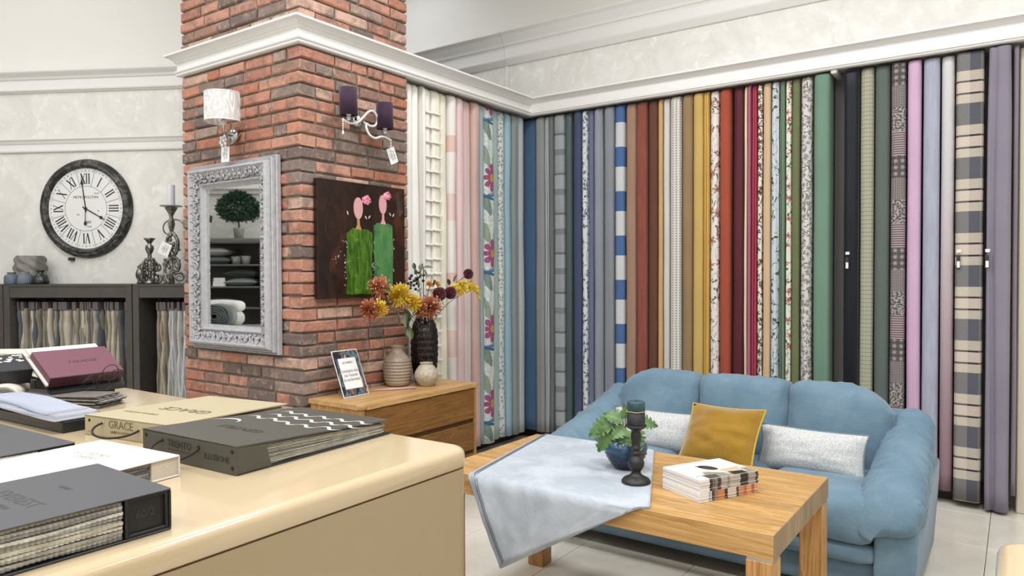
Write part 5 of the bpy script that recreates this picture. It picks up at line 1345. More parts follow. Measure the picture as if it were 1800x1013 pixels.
G().cbox(-.32, -.015, -.10, .08, 0, .060, .004).build('case_body', m_bk, b)
G().tube([(-.07, -.1015, .052), (-.07, -.106, .03), (-.045, -.106, .028)], .003, 6).build('catch', m_chr, b); G().ball((-.17, -.102, .05), .007, 8, 6).build('stud', m_chr, b)
# wire rings
b = thing('ring_binding', 'tangle of black wire rings hanging under the burgundy book', 'wire rings', (-2.86, 1.335, CT+.078), PI/2)
for k, (x, z, R_) in enumerate(((-.03, .0, .026), (.015, -.006, .032), (.055, .01, .03), (.03, .03, .03), (-.055, -.004, .02))):
    G().tube([(x+R_*math.cos(2*PI*q/26), -.012*k*.5-.01*math.sin(2*PI*q/26), z+R_*math.sin(2*PI*q/26)) for q in range(26)], .0017, 5, closed=True).build('ring', m_bk, b)
# folded fabrics on top at the left edge
for k, (lb, z) in enumerate((('lowest folded pale fabric in the stack at the left edge', .068), ('middle folded pale fabric in the stack at the left edge', .098), ('topmost folded white fabric with toothed edges at the left edge', .128))):
    b = thing('folded_fabric', lb, 'fabric', (-3.43, 1.26, CT+z-.006), yaw+.05*k, group='folded fabrics at the left edge')
    def f(u, v, k=k):
        x = -.22+.42*u-.012*k; return (x, -.08+.16*v, .012+.022*math.sin(PI*min(1, u*1.1))*.4 - .050*max(0, u-.72)**1.2*2)
    for q in range(3):
        g = G(); g.grid(f, 20, 6); n = len(g.v); g.v = [(p[0]-.01*q, p[1]+.003*q, p[2]+.0085*q) for p in g.v]; g.v += [(p[0], p[1], p[2]+.0075) for p in g.v]; g.uv += g.uv[:n]; fs = list(g.f); g.f += [tuple(i+n for i in c)[::-1] for c in fs]
        for i in range(20): g.f += [(i, i+1, n+i+1, n+i), (6*21+i, 6*21+i+1, n+6*21+i+1, n+6*21+i)]
        for j in range(6): g.f += [(j*21+20, (j+1)*21+20, n+(j+1)*21+20, n+j*21+20), (j*21, (j+1)*21, n+(j+1)*21, n+j*21)]
        g.mi = [0]*len(g.f); g.build('cloth_layer', m_leaf[(4, 0, 5)[(q+k) % 3]], b, True, recalc=True)
# ------------------------------------------------------------------ things on the chest of drawers
def lat(name, label, loc, prof, mat, fn=None, n=48, cat='vase'):
    o = G().lathe(prof, n, fn=fn, cap=False).build(name, mat, None, True, loc); return tag(o, label, cat)
m_rib = plain('ribbed_glaze', '#a0907e', .28, var=.12, bscale=40); m_spk = plain('speckled_glaze', '#b5a995', .45, bump=.3, bscale=200, var=.2)
m_bv = plain('black_brown_glaze', '#1d1512', .16)
CZ2 = .7355
PRB = [(.052, 0), (.062, .006)] + [(.062+.030*math.sin(PI*(.12+.62*k/40)) if k < 34 else .062+.030*math.sin(PI*(.12+.62*k/40)), .006+.175*k/40) for k in range(41)] + [(.072, .195), (.055, .215), (.042, .235), (.039, .25), (.046, .262), (.052, .268)]
lat('ribbed_vase', 'beige vase with ridged scalloped rings on the oak chest', (-3.405, 3.50, CZ2), [(.001, 0)]+hollow(PRB, .005), m_rib,
    lambda a, z, i: (.0095*max(0, math.sin(z*2*PI/.0205))*(.7+.3*math.cos(30*a)) if .012 < z < .185 and i < 44 else 0), 96)
PSM = [(.042, 0)] + [(.040+.041*math.sin(PI*(.02+.93*k/24)), .138*k/24) for k in range(1, 25)] + [(.040, .144), (.043, .152), (.046, .156)]
lat('round_vase', 'small round speckled cream vase at the right end of the chest', (-3.235, 3.60, CZ2), [(.001, 0)]+hollow(PSM, .005), m_spk)
PBK = [(.062, 0)] + [(.062+.030*math.sin(PI/2*min(1, k/26)) if k < 40 else .092-.042*((k-40)/20)**2, .46*k/60) for k in range(1, 61)] + [(.045, .47), (.046, .478)]
BVX, BVY = -3.362, 3.722
lat('tall_black_vase', 'tall glossy black-brown vase with drop relief holding the flowers', (BVX, BVY, CZ2), [(.001, 0)]+hollow(PBK, .005), m_bv,
    lambda a, z, i: (.0042*abs(math.sin(11*a+(PI/2 if int(z/.042) % 2 else 0)))*abs(math.sin(PI*z/.042)) if .02 < z < .42 and i < 62 else 0), 88)
# advertising card
cd = thing('sign_card', 'printed discount sign leaning on the chest of drawers', 'sign', (-3.30, 2.935, CZ2+.002), rot=(math.radians(-22), 0, math.radians(91)))
def mk_ad():
    t = NT('photo_border', .35); p = t.co(); n = t.noise(t.map(p, (22, 1, 10), rot=(0, .7, 0)), 1., 3, .5, .6)
    return t.col(t.ramp(n, [(.30, lin('#15171b')), (.42, lin('#2c2b30')), (.50, lin('#6c8795')), (.56, lin('#1f2126')), (.64, lin('#8d6a55')), (.75, lin('#cfcfd0'))]))
G().cbox(0, .21, -.002, .0, 0, .297, .0006).build('card', m_card, cd); G().box(.005, .205, -.0026, -.002, .005, .292).build('photo_border', mk_ad(), cd); G().box(.034, .176, -.0032, -.0026, .05, .245).build('white_panel', m_card, cd)
for s, size, z in (('LE FABRIC', .019, .215), ('СКИДКА 50%', .0215, .160), ('НА ТКАНИ', .0215, .132), ('В НАЛИЧИИ', .0215, .104)): link('lettering', textmesh(s, size, m_ink, .0003), cd, (.105, -.0036, z), (PI/2, 0, 0))
G().prism([(.001, .001), (.098, .0405), (.004, .20)], 'x', .10, .104).build('easel_strut', m_card, cd)
p0, p1 = Vector((-3.368, 3.212, CZ2+.008)), Vector((-3.205, 3.46, CZ2+.008))
tag(G().tube([p0, p0.lerp(p1, .5), p1], [.003, .006, .0075], 12).build('pink_rod', plain('pink_plastic', '#c9a3b0', .3), None, True), 'slim pink plastic rod lying in front of the ribbed vase', 'rod')
# ------------------------------------------------------------------ bouquet (each stem its own thing)
VN = Vector((BVX, BVY, CZ2+.44))
m_stem = plain('green_stem', '#55602f', .6); m_stemd = plain('brown_stem', '#4a3526', .6)
m_y = plain('yellow_petal', '#d8b32a', .6, var=.15, bscale=30); m_rst = plain('rust_petal', '#a5603f', .7, var=.2, bscale=30); m_pch = plain('peach_floret', '#d79a78', .6)
m_brg = plain('burgundy_petal', '#4d141d', .55, var=.2, bscale=40); m_gl = plain('eucalyptus_leaf', '#6f7a60', .55, var=.12, bscale=20); m_gl2 = plain('green_leaf', '#4a5c33', .5, var=.15, bscale=20); m_gl3 = plain('dark_leaf', '#2f3f2b', .5); m_berry = plain('black_berry', '#211d1f', .25); m_py = plain('pale_yellow_floret', '#e0c95c', .5); m_or = plain('orange_petal', '#cf8a2f', .6)
def leafm(L, w_, curl=.25, n=6):
    def f(u, v):
        a = 2*u-1; s = math.sin(PI*min(1, v*1.02))**.75
        return (a*w_/2*s, v*L, abs(a)*w_*.18*s + curl*L*(v*v)*-.5)
    return G().grid(f, 4, n)
def aimn(d, n):
    y = Vector(d).normalized(); x = y.cross(Vector(n)).normalized(); z = x.cross(y); M = Matrix((x, y, z)).transposed().to_4x4(); return M
def aim(d, twist=0):       # matrix sending local +y to direction d
    return Vector(d).normalized().to_track_quat('Y', 'Z').to_matrix().to_4x4() @ Matrix.Rotation(twist, 4, 'Y')
def starbloom(c, R, d, n, mat, seed, thin=.006, layers=4):
    g = G(); r = random.Random(seed); Q = Vector(d).normalized().to_track_quat('Z', 'Y').to_matrix()
    for k in range(n):
        th = math.acos(1-1.25*(k+.5)/n); ph = k*2.39996+r.uniform(-.2, .2); L = R*r.uniform(.75, 1.08)
        v = Q @ Vector((math.sin(th)*math.cos(ph), math.sin(th)*math.sin(ph), math.cos(th))); a = v.orthogonal().normalized(); b = v.cross(a)
        p0, p1, p2 = c+v*R*.12, c+v*L*.65+b*L*.05, c+v*L+b*L*.18
        g.add([p0+a*thin*.4, p0-a*thin*.4, p1-a*thin, p1+a*thin, p2+a*thin*.5, p2-a*thin*.5], [(0, 1, 2, 3), (3, 2, 5, 4)])
    g.ball(tuple(c), R*.28, 8, 6); return g
def pompom(c, R, d, seed):
    g = G(); g.ball(tuple(c), R*.8, 12, 8)
    for k in range(110):
        z = 1-1.8*(k+.5)/110; s = math.sqrt(max(0, 1-z*z)); ph = k*2.39996; v = (Vector(d).normalized().to_track_quat('Z', 'Y').to_matrix() @ Vector((s*math.cos(ph), s*math.sin(ph), z)))
        a = v.orthogonal().normalized(); b = v.cross(a); q = c+v*R*.72; e = c+v*R*1.02
        g.add([q+a*R*.17, q+b*R*.17, q-a*R*.17, q-b*R*.17, e+a*R*.11, e-a*R*.11], [(0, 1, 4), (1, 2, 5, 4), (2, 3, 5), (3, 0, 4, 5)])
    return g
def florets(c, R, n, seed, s=.007):
    g = G(); r = random.Random(seed)
    for k in range(n):
        v = Vector((r.gauss(0, 1), r.gauss(0, 1), r.gauss(0, 1)+.3)).normalized(); g.ball(tuple(c+v*R*r.uniform(.75, 1.05)), (s*.6, s*.6, s), 5, 4)
    return g
def kindof(l):
    for w1, w2 in (('dahlia', 'dahlia'), ('orchid', 'orchid_spray'), ('berries', 'berry_branch'), ('eucalyptus', 'eucalyptus_sprig'), ('leafy', 'leafy_branch'), ('rust', 'hydrangea'), ('orange', 'marigold'), ('yellow', 'chrysanthemum')):
        if w1 in l: return w2
def stem(label, tip, parts, cat='flower', mat=None, sag=.0, off=(0, 0, 0), name='flower_stem', group='flowers in the black vase'):
    tip = Vector(tip); base = Vector((BVX, BVY, CZ2+.02)); o = thing(kindof(label), label, cat, base, group=group)
    rim = VN + Vector((off[0]*.9, off[1]*.9, .05)); mid = rim.lerp(tip, .55)+Vector((0, 0, .03+sag))
    pts = bez(Vector((off[0]*.4, off[1]*.4, .0)), (rim-base)*.6, rim-base, mid-base, tip-base, n=16)
    G().tube(pts, .0026, 6).build('stem', mat or m_stem, o, True)
    for nm, g, m in parts:
        g.v = [tuple(Vector(p)-base) for p in g.v]; g.build(nm, m, o, nm in ('berry', 'floret', 'bloom_heart'), recalc=False)
    return o
def dirn(p): d = Vector(p)-VN; d.x += .25; return d.normalized()
def leafp(at_, L, w_, d, tw=0, curl=.25): return leafm(L, w_, curl).xf(Matrix.Translation(at_) @ aim(d, tw))
def V(*a): return Vector(a)
p = V(-3.30, 3.235, 1.40); stem('rust hydrangea bloom at the upper left of the bouquet', p, [('bloom', starbloom(p, .078, dirn(p), 90, m_rst, 1, .005), m_rst), ('floret', florets(p, .078, 40, 1), m_pch)], off=(.0, -.012, 0))
p = V(-3.28, 3.135, 1.265); stem('rust hydrangea bloom hanging lowest at the left', p, [('bloom', starbloom(p, .072, dirn(p), 130, m_rst, 2, .005), m_rst), ('floret', florets(p, .06, 14, 2), m_pch)], off=(.0, -.018, 0), sag=-.01)
p = V(-3.27, 3.39, 1.345); stem('large yellow spider bloom left of the vase neck', p, [('bloom', starbloom(p, .085, dirn(p), 190, m_y, 3, .004), m_y), ('floret', florets(p, .08, 36, 3), m_py)], off=(.01, -.01, 0))
p = V(-3.25, 3.19, 1.268); stem('small yellow bloom at the lower left of the bouquet', p, [('bloom', starbloom(p, .056, dirn(p), 130, m_y, 4, .0035), m_y), ('floret', florets(p+V(0, -.01, .04), .028, 16, 4), m_py)], off=(.012, -.014, 0))
p = V(-3.23, 3.47, 1.295); stem('yellow spider bloom just above the vase neck', p, [('bloom', starbloom(p, .064, dirn(p), 150, m_y, 5, .0035), m_y)], off=(.014, -.004, 0))
p = V(-3.22, 3.62, 1.262); stem('big rust bloom over the rim of the vase', p, [('bloom', starbloom(p, .082, V(.7, -.4, .4), 120, m_rst, 6, .0065), m_rst), ('floret', florets(p, .084, 70, 6), m_pch)], off=(.018, .0, 0), sag=-.02)
p = V(-3.24, 3.54, 1.255); stem('rust bloom beside the big rust bloom at the vase rim', p, [('bloom', starbloom(p, .068, V(.7, -.5, .2), 100, m_rst, 16, .006), m_rst), ('floret', florets(p, .058, 26, 16), m_pch)], off=(.018, -.006, 0), sag=-.02)
p = V(-3.25, 3.755, 1.345); stem('left one of the two low burgundy dahlias', p, [('bloom', pompom(p, .048, V(.6, -.5, .4), 1), m_brg), ('leaf', leafp(p+V(.01, -.0, -.04), .05, .02, V(.3, .2, -.5)), m_gl3)], off=(.01, .008, 0))
p = V(-3.27, 3.895, 1.349); stem('right one of the two low burgundy dahlias', p, [('bloom', pompom(p, .044, V(.6, -.5, .3), 2), m_brg)], off=(.006, .014, 0))
p = V(-3.30, 4.135, 1.482); stem('burgundy dahlia on a long stem at the upper right', p, [('bloom', pompom(p, .038, V(.2, .8, .2), 3), m_brg), ('leaf', leafp(V(-3.31, 3.98, 1.42), .07, .03, V(.1, .3, .9)), m_gl2), ('leaf', leafp(V(-3.31, 4.03, 1.40), .075, .032, V(.3, .5, -.35)), m_gl2), ('leaf', leafp(V(-3.31, 3.93, 1.40), .06, .028, V(.2, -.4, .8)), m_gl2)], mat=m_stemd, off=(.0, .016, 0), sag=.0)
sp_parts = []
for k in range(13):
    f = k/12; q = V(-3.29+.02*math.sin(k*2.1), 3.97+.25*f, 1.36+.035*math.sin(f*3.0)-.0*f+.02*math.cos(k*2.3)); sp_parts.append(('bloom', starbloom(q, .042-.012*f, V(.6, .1*math.sin(k), .5), 34, m_py, 20+k, .006), m_y if k % 2 else m_py))
for k in range(5): q = V(-3.28, 4.205+.01*k, 1.36-.018*k); sp_parts.append(('floret', florets(q, .010, 7, 40+k, .006), m_py))
stem('yellow orchid-like spray reaching out to the right', V(-3.29, 4.22, 1.375), sp_parts, off=(.004, .018, 0), sag=-.01)
bp = []; r = random.Random(12)
for k in range(17): q = V(-3.30+r.uniform(-.02, .02), 3.555+r.gauss(0, .045), 1.445+r.gauss(0, .045)); bp.append(('berry', G().ball(tuple(q), .0105, 8, 6), m_berry))
stem('branch of black berries with grey leaves above the vase', V(-3.31, 3.585, 1.50), bp + [('leaf', leafp(V(-3.31, 3.60+.02*math.sin(k), 1.36+.03*k), .055, .03, V(.4*math.sin(k*2), .7*math.cos(k*2.2), .5), k), m_gl3 if k % 2 else m_gl) for k in range(6)], cat='berry branch', off=(-.004, -.004, 0))
stem('eucalyptus sprig with grey-green leaves at the top of the bouquet', V(-3.31, 3.66, 1.53), [('leaf', leafp(V(-3.31, 3.66, 1.525), .10, .036, V(.1, .9, .1), .6), m_gl), ('leaf', leafp(V(-3.31, 3.655, 1.52), .075, .045, V(.3, .2, -.8), .2), m_gl), ('leaf', leafp(V(-3.31, 3.62, 1.48), .08, .04, V(.3, -.5, .2), .3), m_gl), ('leaf', leafp(V(-3.31, 3.63, 1.50), .06, .04, V(.1, .1, .8), .9), m_gl)], cat='leaf sprig', off=(-.006, .002, 0))
stem('drooping leafy branch left of the vase', V(-3.25, 3.45, 1.16), [('leaf', leafp(V(-3.26, 3.42+.012*k, 1.26-.03*k), .10, .055, V(.35*math.sin(k*1.9), .5*math.cos(k*2.6), -.8), .7*k), (m_gl2, m_gl)[k % 2]) for k in range(5)] + [('leaf', leafp(V(-3.26, 3.38-.01*k, 1.28-.012*k), .06, .008, V(.2, -.5+.2*k, -.6), 0), m_gl2) for k in range(6)], cat='leaf sprig', off=(.012, -.012, 0), sag=.06)
q = V(-3.29, 3.70, 1.41); stem('small orange bloom with narrow leaves in the middle of the bouquet', q, [('bloom', starbloom(q, .032, V(.6, -.3, .6), 40, m_or, 33, .004), m_or), ('bloom', starbloom(q+V(.0, .075, .0), .026, V(.6, .3, .6), 34, m_or, 34, .004), m_or)] + [('leaf', leafp(q+V(0, .03, -.02), .06, .012, V(.2, .3*math.sin(k), .8), k), m_gl3) for k in range(4)], off=(.004, .006, 0))

# ------------------------------------------------------------------ tablecloth, pot plant, candle, magazines
m_cloth = None
def mk_cloth():
    t = NT('grey_linen', .9, 0, .2); p = t.co('UV'); n = t.noise(t.map(p, (300, 60, 1)), 1., 2); n2 = t.noise(t.map(p, (60, 300, 1)), 1., 2); b_ = t.noise(t.map(p, (5, 5, 1)), 1., 5, .6, .6)
    k = t.math('ADD', t.math('MULTIPLY', n, .5), t.math('MULTIPLY', n2, .5))
    c = t.mix(k, lin('#8f959c'), lin('#b3b9c1')); c = t.mix(t.ramp(b_, [(.4, (0, 0, 0)), (.62, (.55, .55, .55))]), c, lin('#c2c7cd'))
    t.bump(t.math('ADD', k, t.math('MULTIPLY', b_, 2.)), .25, .004); return t.col(c)
m_cloth = mk_cloth()
fy = TY0-.003; zt = TZ+.0025
def drape(x, y):
    """flat pattern point -> draped point over the front edge of the table"""
    rr = .012; s = fy-y
    if s <= -rr*.3: X, Y, Z = x, y, zt
    elif s < rr*1.57: a = s/rr; a = max(0, a); X, Y, Z = x, fy-rr*math.sin(a)*.9, zt-rr*(1-math.cos(a))
    else: d = s-rr*1.57; X, Y, Z = x, fy-rr*.9, zt-rr-d
    if s > .012:
        d = s; Y -= .004+.012*abs(fbm(x*5, d*4, 2))*min(1, d*8)+.035*min(1, d*3)*.5*(1+math.sin(x*7+.8)); X += .012*d
        Y -= .02*d
    else:
        Z += .0018*abs(fbm(x*9, y*9, 1))
    return (X, Y, Z)
CA, CB, CDm, CDp = Vector((-2.005, 3.117)), Vector((-1.385, 3.117)), Vector((-1.055, 2.338)), Vector((-1.66, 1.985))
CL = Vector((-1.862, 2.33))
def pat(u, v):
    l = CA.lerp(CL, v/.68) if v < .68 else CL.lerp(CDp, (v-.68)/.32)
    rgt = CB.lerp(CDm, min(1, v/.80)) if v < .8 else CDm.lerp(Vector((-1.12, 2.30)), (v-.8)/.2)
    p = l.lerp(rgt, u)
    return p
def cf_(off, ins):
    def f(u, v): p = pat(ins+u*(1-ins), v*(1-ins*.3)); x, y, z = drape(p.x, p.y); return (x, y-(off if z < zt-.02 else 0), z+(off if z >= zt-.02 else 0))
    return f
cloth = thing('tablecloth', 'grey linen cloth draped over the left half of the coffee table', 'tablecloth', (-1.6, 2.7, TZ))
for k, (off, ins) in enumerate(((.0, 0.), (.003, .018), (.006, .036))):
    g = G(); g.grid(cf_(off, ins), 56, 60, uvf=lambda u, v: (u*.75, v*1.15)); n = len(g.v); g.v = [(p[0]+1.6, p[1]-2.7, p[2]-TZ) for p in g.v]
    o = g.build('cloth_layer', m_cloth, cloth, True, uv=True, recalc=False)
    md = o.modifiers.new('thickness', 'SOLIDIFY'); md.thickness = .0016; md.offset = 1
e = [(cf_(.0085, 0.040)(0, v/40)) for v in range(41)]
G().tube([(p[0]+1.6, p[1]-2.7, p[2]-TZ) for p in e], .0016, 5).build('hem_stitch', plain('dark_hem', '#565c64', .9), cloth)
e = [(cf_(.0085, 0.055)(0, v/40)) for v in range(41)]
G().tube([(p[0]+1.6, p[1]-2.7, p[2]-TZ) for p in e], .0014, 5).build('hem_stitch', plain('dark_hem', '#565c64', .9), cloth)
ZC = TZ+.0105
pp = thing('potted_monstera', 'small monstera in a ribbed blue glazed pot on the grey cloth', 'potted plant', (-1.352, 2.752, ZC))
def mk_pot():
    t = NT('blue_glaze', .18); p = t.co(); z = t.sep(p)[2]; n = t.noise(p, 18, 4)
    f = t.math('ADD', t.math('MULTIPLY', z, 9.), t.math('MULTIPLY', n, .5))
    return t.col(t.ramp(f, [(.25, lin('#0b141e')), (.8, lin('#1b3146')), (1., lin('#2f4d68'))]))
PP = [(.042, 0), (.05, .003)] + [(.050+.040*math.sin(PI/2*min(1, k/18)) if k < 19 else .090-.016*((k-19)/6)**2, .004+.115*k/25) for k in range(1, 26)] + [(.072, .124), (.074, .130)]
pot = G().lathe([(.001, 0)]+hollow(PP, .006), 56, fn=lambda a, z, i: (.0026*math.sin(z*2*PI/.015) if .01 < z < .075 and i < 24 else 0), cap=False).build('pot', mk_pot(), pp, True)
G().lathe([(.001, .108), (.066, .106)], 24, cap=False).build('soil', plain('soil', '#2a211b', .9), pp)
def monstera(L):
    """leaf in the xy plane, tip at +y, with notches on both sides"""
    half = []; N = 26
    for k in range(N+1):
        v = k/N; w_ = .47*L*math.sin(PI*(v*.93+.07)**.72)**.8; 
        if k % 5 in (3, ) and 4 < k < 24: w_ *= .52
        if k % 5 in (4,) and 4 < k < 24: w_ *= .72
        half.append((w_, v*L))
    vs = []; M = 4
    for w_, y in half:
        for i in range(-M, M+1):
            a = i/M; x = a*w_; vs.append((x, y+abs(a)*.10*L-.02*L, abs(x)*.35-(y/L)**2*L*.35+.03*L*math.sin(8*y/L)*abs(a)))
    n = 2*M+1; fs = [(j*n+i, j*n+i+1, (j+1)*n+i+1, (j+1)*n+i) for j in range(N) for i in range(n-1)]
    return G().add(vs, fs)
def mk_mon():
    t = NT('monstera_green', .4); p = t.co(); n = t.noise(p, 14, 3); return t.col(t.mix(n, lin('#33522a'), lin('#6f9150')))
m_mon = mk_mon()
for k, (x, y, z, dx, dy, dz, L, tw) in enumerate(((-.05, -.035, .185, -.55, -.45, -.25, .085, .2), (-.045, -.05, .165, -.30, -.5, -.75, .085, .3), (.0, -.03, .20, -.5, -.2, .3, .07, 0), (.01, -.02, .17, -.1, -.7, -.1, .07, .5), (.06, -.05, .175, .35, -.4, -.55, .08, -.2), (-.02, .03, .20, -.4, .5, .1, .07, 0), (.04, .03, .19, .6, .3, .0, .07, 0), (-.06, .0, .15, -.8, .0, -.5, .06, .4), (.02, -.045, .15, .2, -.6, -.5, .05, .1), (.0, .0, .21, .1, -.2, .5, .05, 1.))):
    lf = monstera(L*1.15).xf(Matrix.Translation((x, y, z)) @ aimn((dx, dy, dz), (.35+tw*.3, -.65, .75))).build('leaf', m_mon, pp, True, recalc=False)
    G().tube(bez((x*.3, y*.3, .105), (x*.5, y*.5, .15), (x, y, z+.01), (x, y, z), n=8), .0022, 5).build('stem', m_stem, lf, True)
G().cbox(-.022, .012, .01, .0115, .175, .215, .0004).build('plant_tag', m_card, pp); G().tube([(-.005, .012, .11), (-.005, .012, .18)], .0012, 5).build('tag_stick', m_card, pp)
m_matte = plain('matte_black', '#1f1f20', .45)
ch = G().lathe([(.001, 0), (.057, 0), (.057, .006), (.050, .016), (.030, .026), (.020, .034), (.018, .044), (.024, .052), (.031, .066), (.033, .078), (.028, .092), (.019, .102), (.016, .110), (.020, .114), (.020, .118), (.015, .122), (.015, .130), (.021, .134), (.021, .138), (.016, .143), (.019, .16), (.021, .18), (.019, .195), (.016, .202), (.022, .208), (.037, .216), (.041, .222), (.041, .226), (.001, .226)], 40, cap=False).build('candlestick', m_matte, None, True, (-1.224, 2.582, ZC))
tag(ch, 'matte black turned candlestick on the grey cloth', 'candlestick')
cn = thing('pillar_candle', 'dark teal pillar candle with cord on the black candlestick', 'candle', (-1.224, 2.582, ZC+.2265))
m_teal = plain('teal_wax', '#1f3237', .45); m_teal2 = plain('teal_wax_light', '#2f4c53', .45, bump=.2, bscale=60)
G().lathe([(.001, 0), (.035, 0), (.0355, .002), (.0355, .052), (.001, .052)], 36, cap=False).build('bark_wrap', plain('dark_bark', '#222426', .6, bump=.7, bscale=80), cn, True)
G().lathe([(.001, .052), (.0352, .052), (.0352, .088), (.033, .092), (.001, .090)], 36, cap=False).build('wax', m_teal2, cn, True)
G().tube([(.0365*math.cos(2*PI*k/36), .0365*math.sin(2*PI*k/36), .054+.001*math.sin(k)) for k in range(36)], .0014, 5, closed=True).build('cord', plain('cord_beige', '#c9b98f', .8), cn); G().tube([(0, 0, .09), (.001, 0, .097)], .001, 5).build('wick', m_blk, cn)
def mk_mag(name, stops):
    t = NT(name, .4); p = t.co(); x, y, z = t.sep(p); f = t.math('DIVIDE', y, .285); c = t.ramp(f, [(a, lin(b_)) for a, b_ in stops], 'CONSTANT')
    inner = t.math('LESS_THAN', x, .2085); return t.col(t.mix(inner, c, lin('#e4e2df')))
m_mag1 = mk_mag('magazine_upper', [(0, '#e4e1dd'), (.16, '#3a3430'), (.21, '#8a837b'), (.29, '#413a35'), (.35, '#b3aca3'), (.46, '#8f887e'), (.50, '#b9b2a8'), (.68, '#2a2624'), (.82, '#a39c92'), (.95, '#3b3633')])
m_mag2 = mk_mag('magazine_lower', [(0, '#e4e1dd'), (.20, '#4a423c'), (.25, '#8f7b6a'), (.31, '#c98252'), (.42, '#3d2e28'), (.47, '#d2c3b3'), (.62, '#4a3a33'), (.66, '#c98a60'), (.75, '#b06a45'), (.80, '#d39a70'), (.88, '#a8643f'), (.93, '#cf9a74')])
mrot = math.atan2(.249, .135)-PI/2
r = random.Random(6); z = TZ+.0004
for k in range(16):
    lower = k < 7; th = .005
    lb = 'magazine with orange spine print, %s from the bottom of the lower stack' % nth(k) if lower else ('topmost magazine with white photo cover on the table' if k == 15 else 'magazine with dark spine print, %s from the bottom of the upper stack' % nth(k-7))
    ca, sa = math.cos(mrot), math.sin(mrot); a = r.uniform(-.012, .012)+(.02 if not lower else 0)
    ox, oy = -.21+r.uniform(-.002, .002)-(0 if lower else .003), r.uniform(-.002, .002)+(0 if lower else .004)
    o = thing('magazine', lb, 'magazine', (-.937+ox*ca-oy*sa, 2.502+ox*sa+oy*ca, z), mrot+a*.4, group='magazines in the lower stack' if lower else 'magazines in the upper stack')
    G().cbox(0, .21, 0, .285, 0, th-.0004, .0006).build('pages', m_mag2 if lower else m_mag1, o)
    G().box(.2085, .2102, .045, .052, .001, .0035).box(.2085, .2102, .065, .070, .001, .0035).build('spine_lettering', m_ink, o)
    if k == 15:
        cvx = G().cbox(0, .21, 0, .285, th-.0004, th+.0002, .0002).build('cover', plain('gloss_white', '#e9e8e7', .25), o)
        def cov(nm, pts, c, h=.0001): 
            n = len(pts); vs = [(x, y, th+.0002) for x, y in pts]+[(x, y, th+.0002+h) for x, y in pts]; G().add(vs, [tuple(range(n))[::-1], tuple(range(n, 2*n))]+[(i, (i+1) % n, n+(i+1) % n, n+i) for i in range(n)]).build(nm, plain('cover_'+c[1:], c, .3), cvx)
        def ov(cx_, cy_, a_, b_, rot=0): return [(cx_+a_*math.cos(q)*math.cos(rot)-b_*math.sin(q)*math.sin(rot), cy_+a_*math.cos(q)*math.sin(rot)+b_*math.sin(q)*math.cos(rot)) for q in [2*PI*i/18 for i in range(18)]]
        cov('cover_print', [(.13, .08), (.208, .05), (.208, .283), (.15, .283)], '#8b8a80'); cov('cover_print', [(.13, .16), (.19, .15), (.19, .25), (.12, .26)], '#c3b79c', .00015)
        cov('cover_print', ov(.09, .145, .040, .026, .5), '#2a2a2e', .0002); cov('cover_print', ov(.065, .12, .014, .007, .4), '#6b5246', .0002); cov('cover_print', ov(.135, .13, .05, .014, .9), '#dcd2cc', .0002); cov('cover_print', ov(.06, .20, .05, .03, .3), '#d9d6d2', .0002)
        cov('cover_print', [(.165, .175), (.208, .17), (.208, .235), (.175, .238)], '#26231f', .0003); cov('cover_print', [(.165, .05), (.208, .048), (.208, .10), (.17, .11)], '#4a4640', .0003)
        link('lettering', textmesh('INTERIOR', .016, plain('grey_print', '#8f8a85', .5), .0001), cvx, (.165, .055, th+.0006), (0, 0, PI/2))
    z += th
# ------------------------------------------------------------------ the far side of the shop, seen in the mirror
RO = Vector((0, 5.554, 0)); RR = Vector((.818, -.575, 0)); RQ = Vector((-.575, -.818, 0)); RROT = math.atan2(-.575, .818)
def R(a, d, z): return RO + RQ*d + RR*a + Vector((0, 0, z))
def rput(o, a, d, z, rz=0): o.location = R(a, d, z); o.rotation_euler = (0, 0, RROT+rz); return o
# local frame of things placed with rput: x = RR, y = -RQ (towards the viewer of the mirror)
sw = G().box(-2.2, 2.6, -.1, 0, 0, 2.60).build('wall_side', m_plaster); rput(struct(sw, 'plaster wall behind the cushion shelves seen in the mirror', 'wall'), -3.2, 8.55, 0)
tr = G().box(-2.2, 2.6, 0, .05, 2.44, 2.49).box(-2.2, 2.6, 0, .10, 2.49, 2.60).build('trim_8', m_trim); rput(struct(tr, 'white cornice above the shelves seen in the mirror', 'cornice'), -3.2, 8.55, 0)
su = rput(thing('shelf_unit', 'dark open shelf unit with cushions seen in the mirror', 'shelves'), -3.35, 8.0, 0)
m_gun = plain('grey_shelf', '#6b6966', .45)
G().box(-.72, .72, -.42, -.40, 0, 1.84).build('back_panel', m_gun, su)
for x in (-.60, .60): G().cbox(x-.05, x+.05, -.40, 0, 0, 1.83, .006).build('post', m_gun, su)
G().cbox(-.68, .68, -.42, .02, 1.83, 1.89, .015).build('top_board', m_gun, su)
for z in (1.60, 1.355, 1.12, .7): G().cbox(-.55, .55, -.40, -.005, z-.018, z, .002).build('shelf', m_gun, su)
def mirror_cushion(label, a, d, z, w_, h, T, mat, rz=0):
    o = rput(thing('cushion', label, 'cushion', group='cushions on the mirrored shelves'), a, d, z+T*.9, rz)
    for nm, g, m in cushion(w_, h, T, mat, n=12): g.xf(Matrix.Rotation(PI/2, 4, 'X')); g.build(nm, m, o, True)
fw_ = fabric('ivory_cushion', '#c9c6bd', 300); fg = fabric('green_grey_cushion', '#5a6660', 300); fb = fabric('dark_cushion', '#343a38', 300); fs_ = fabric('silver_cushion', '#8b918e', 300)
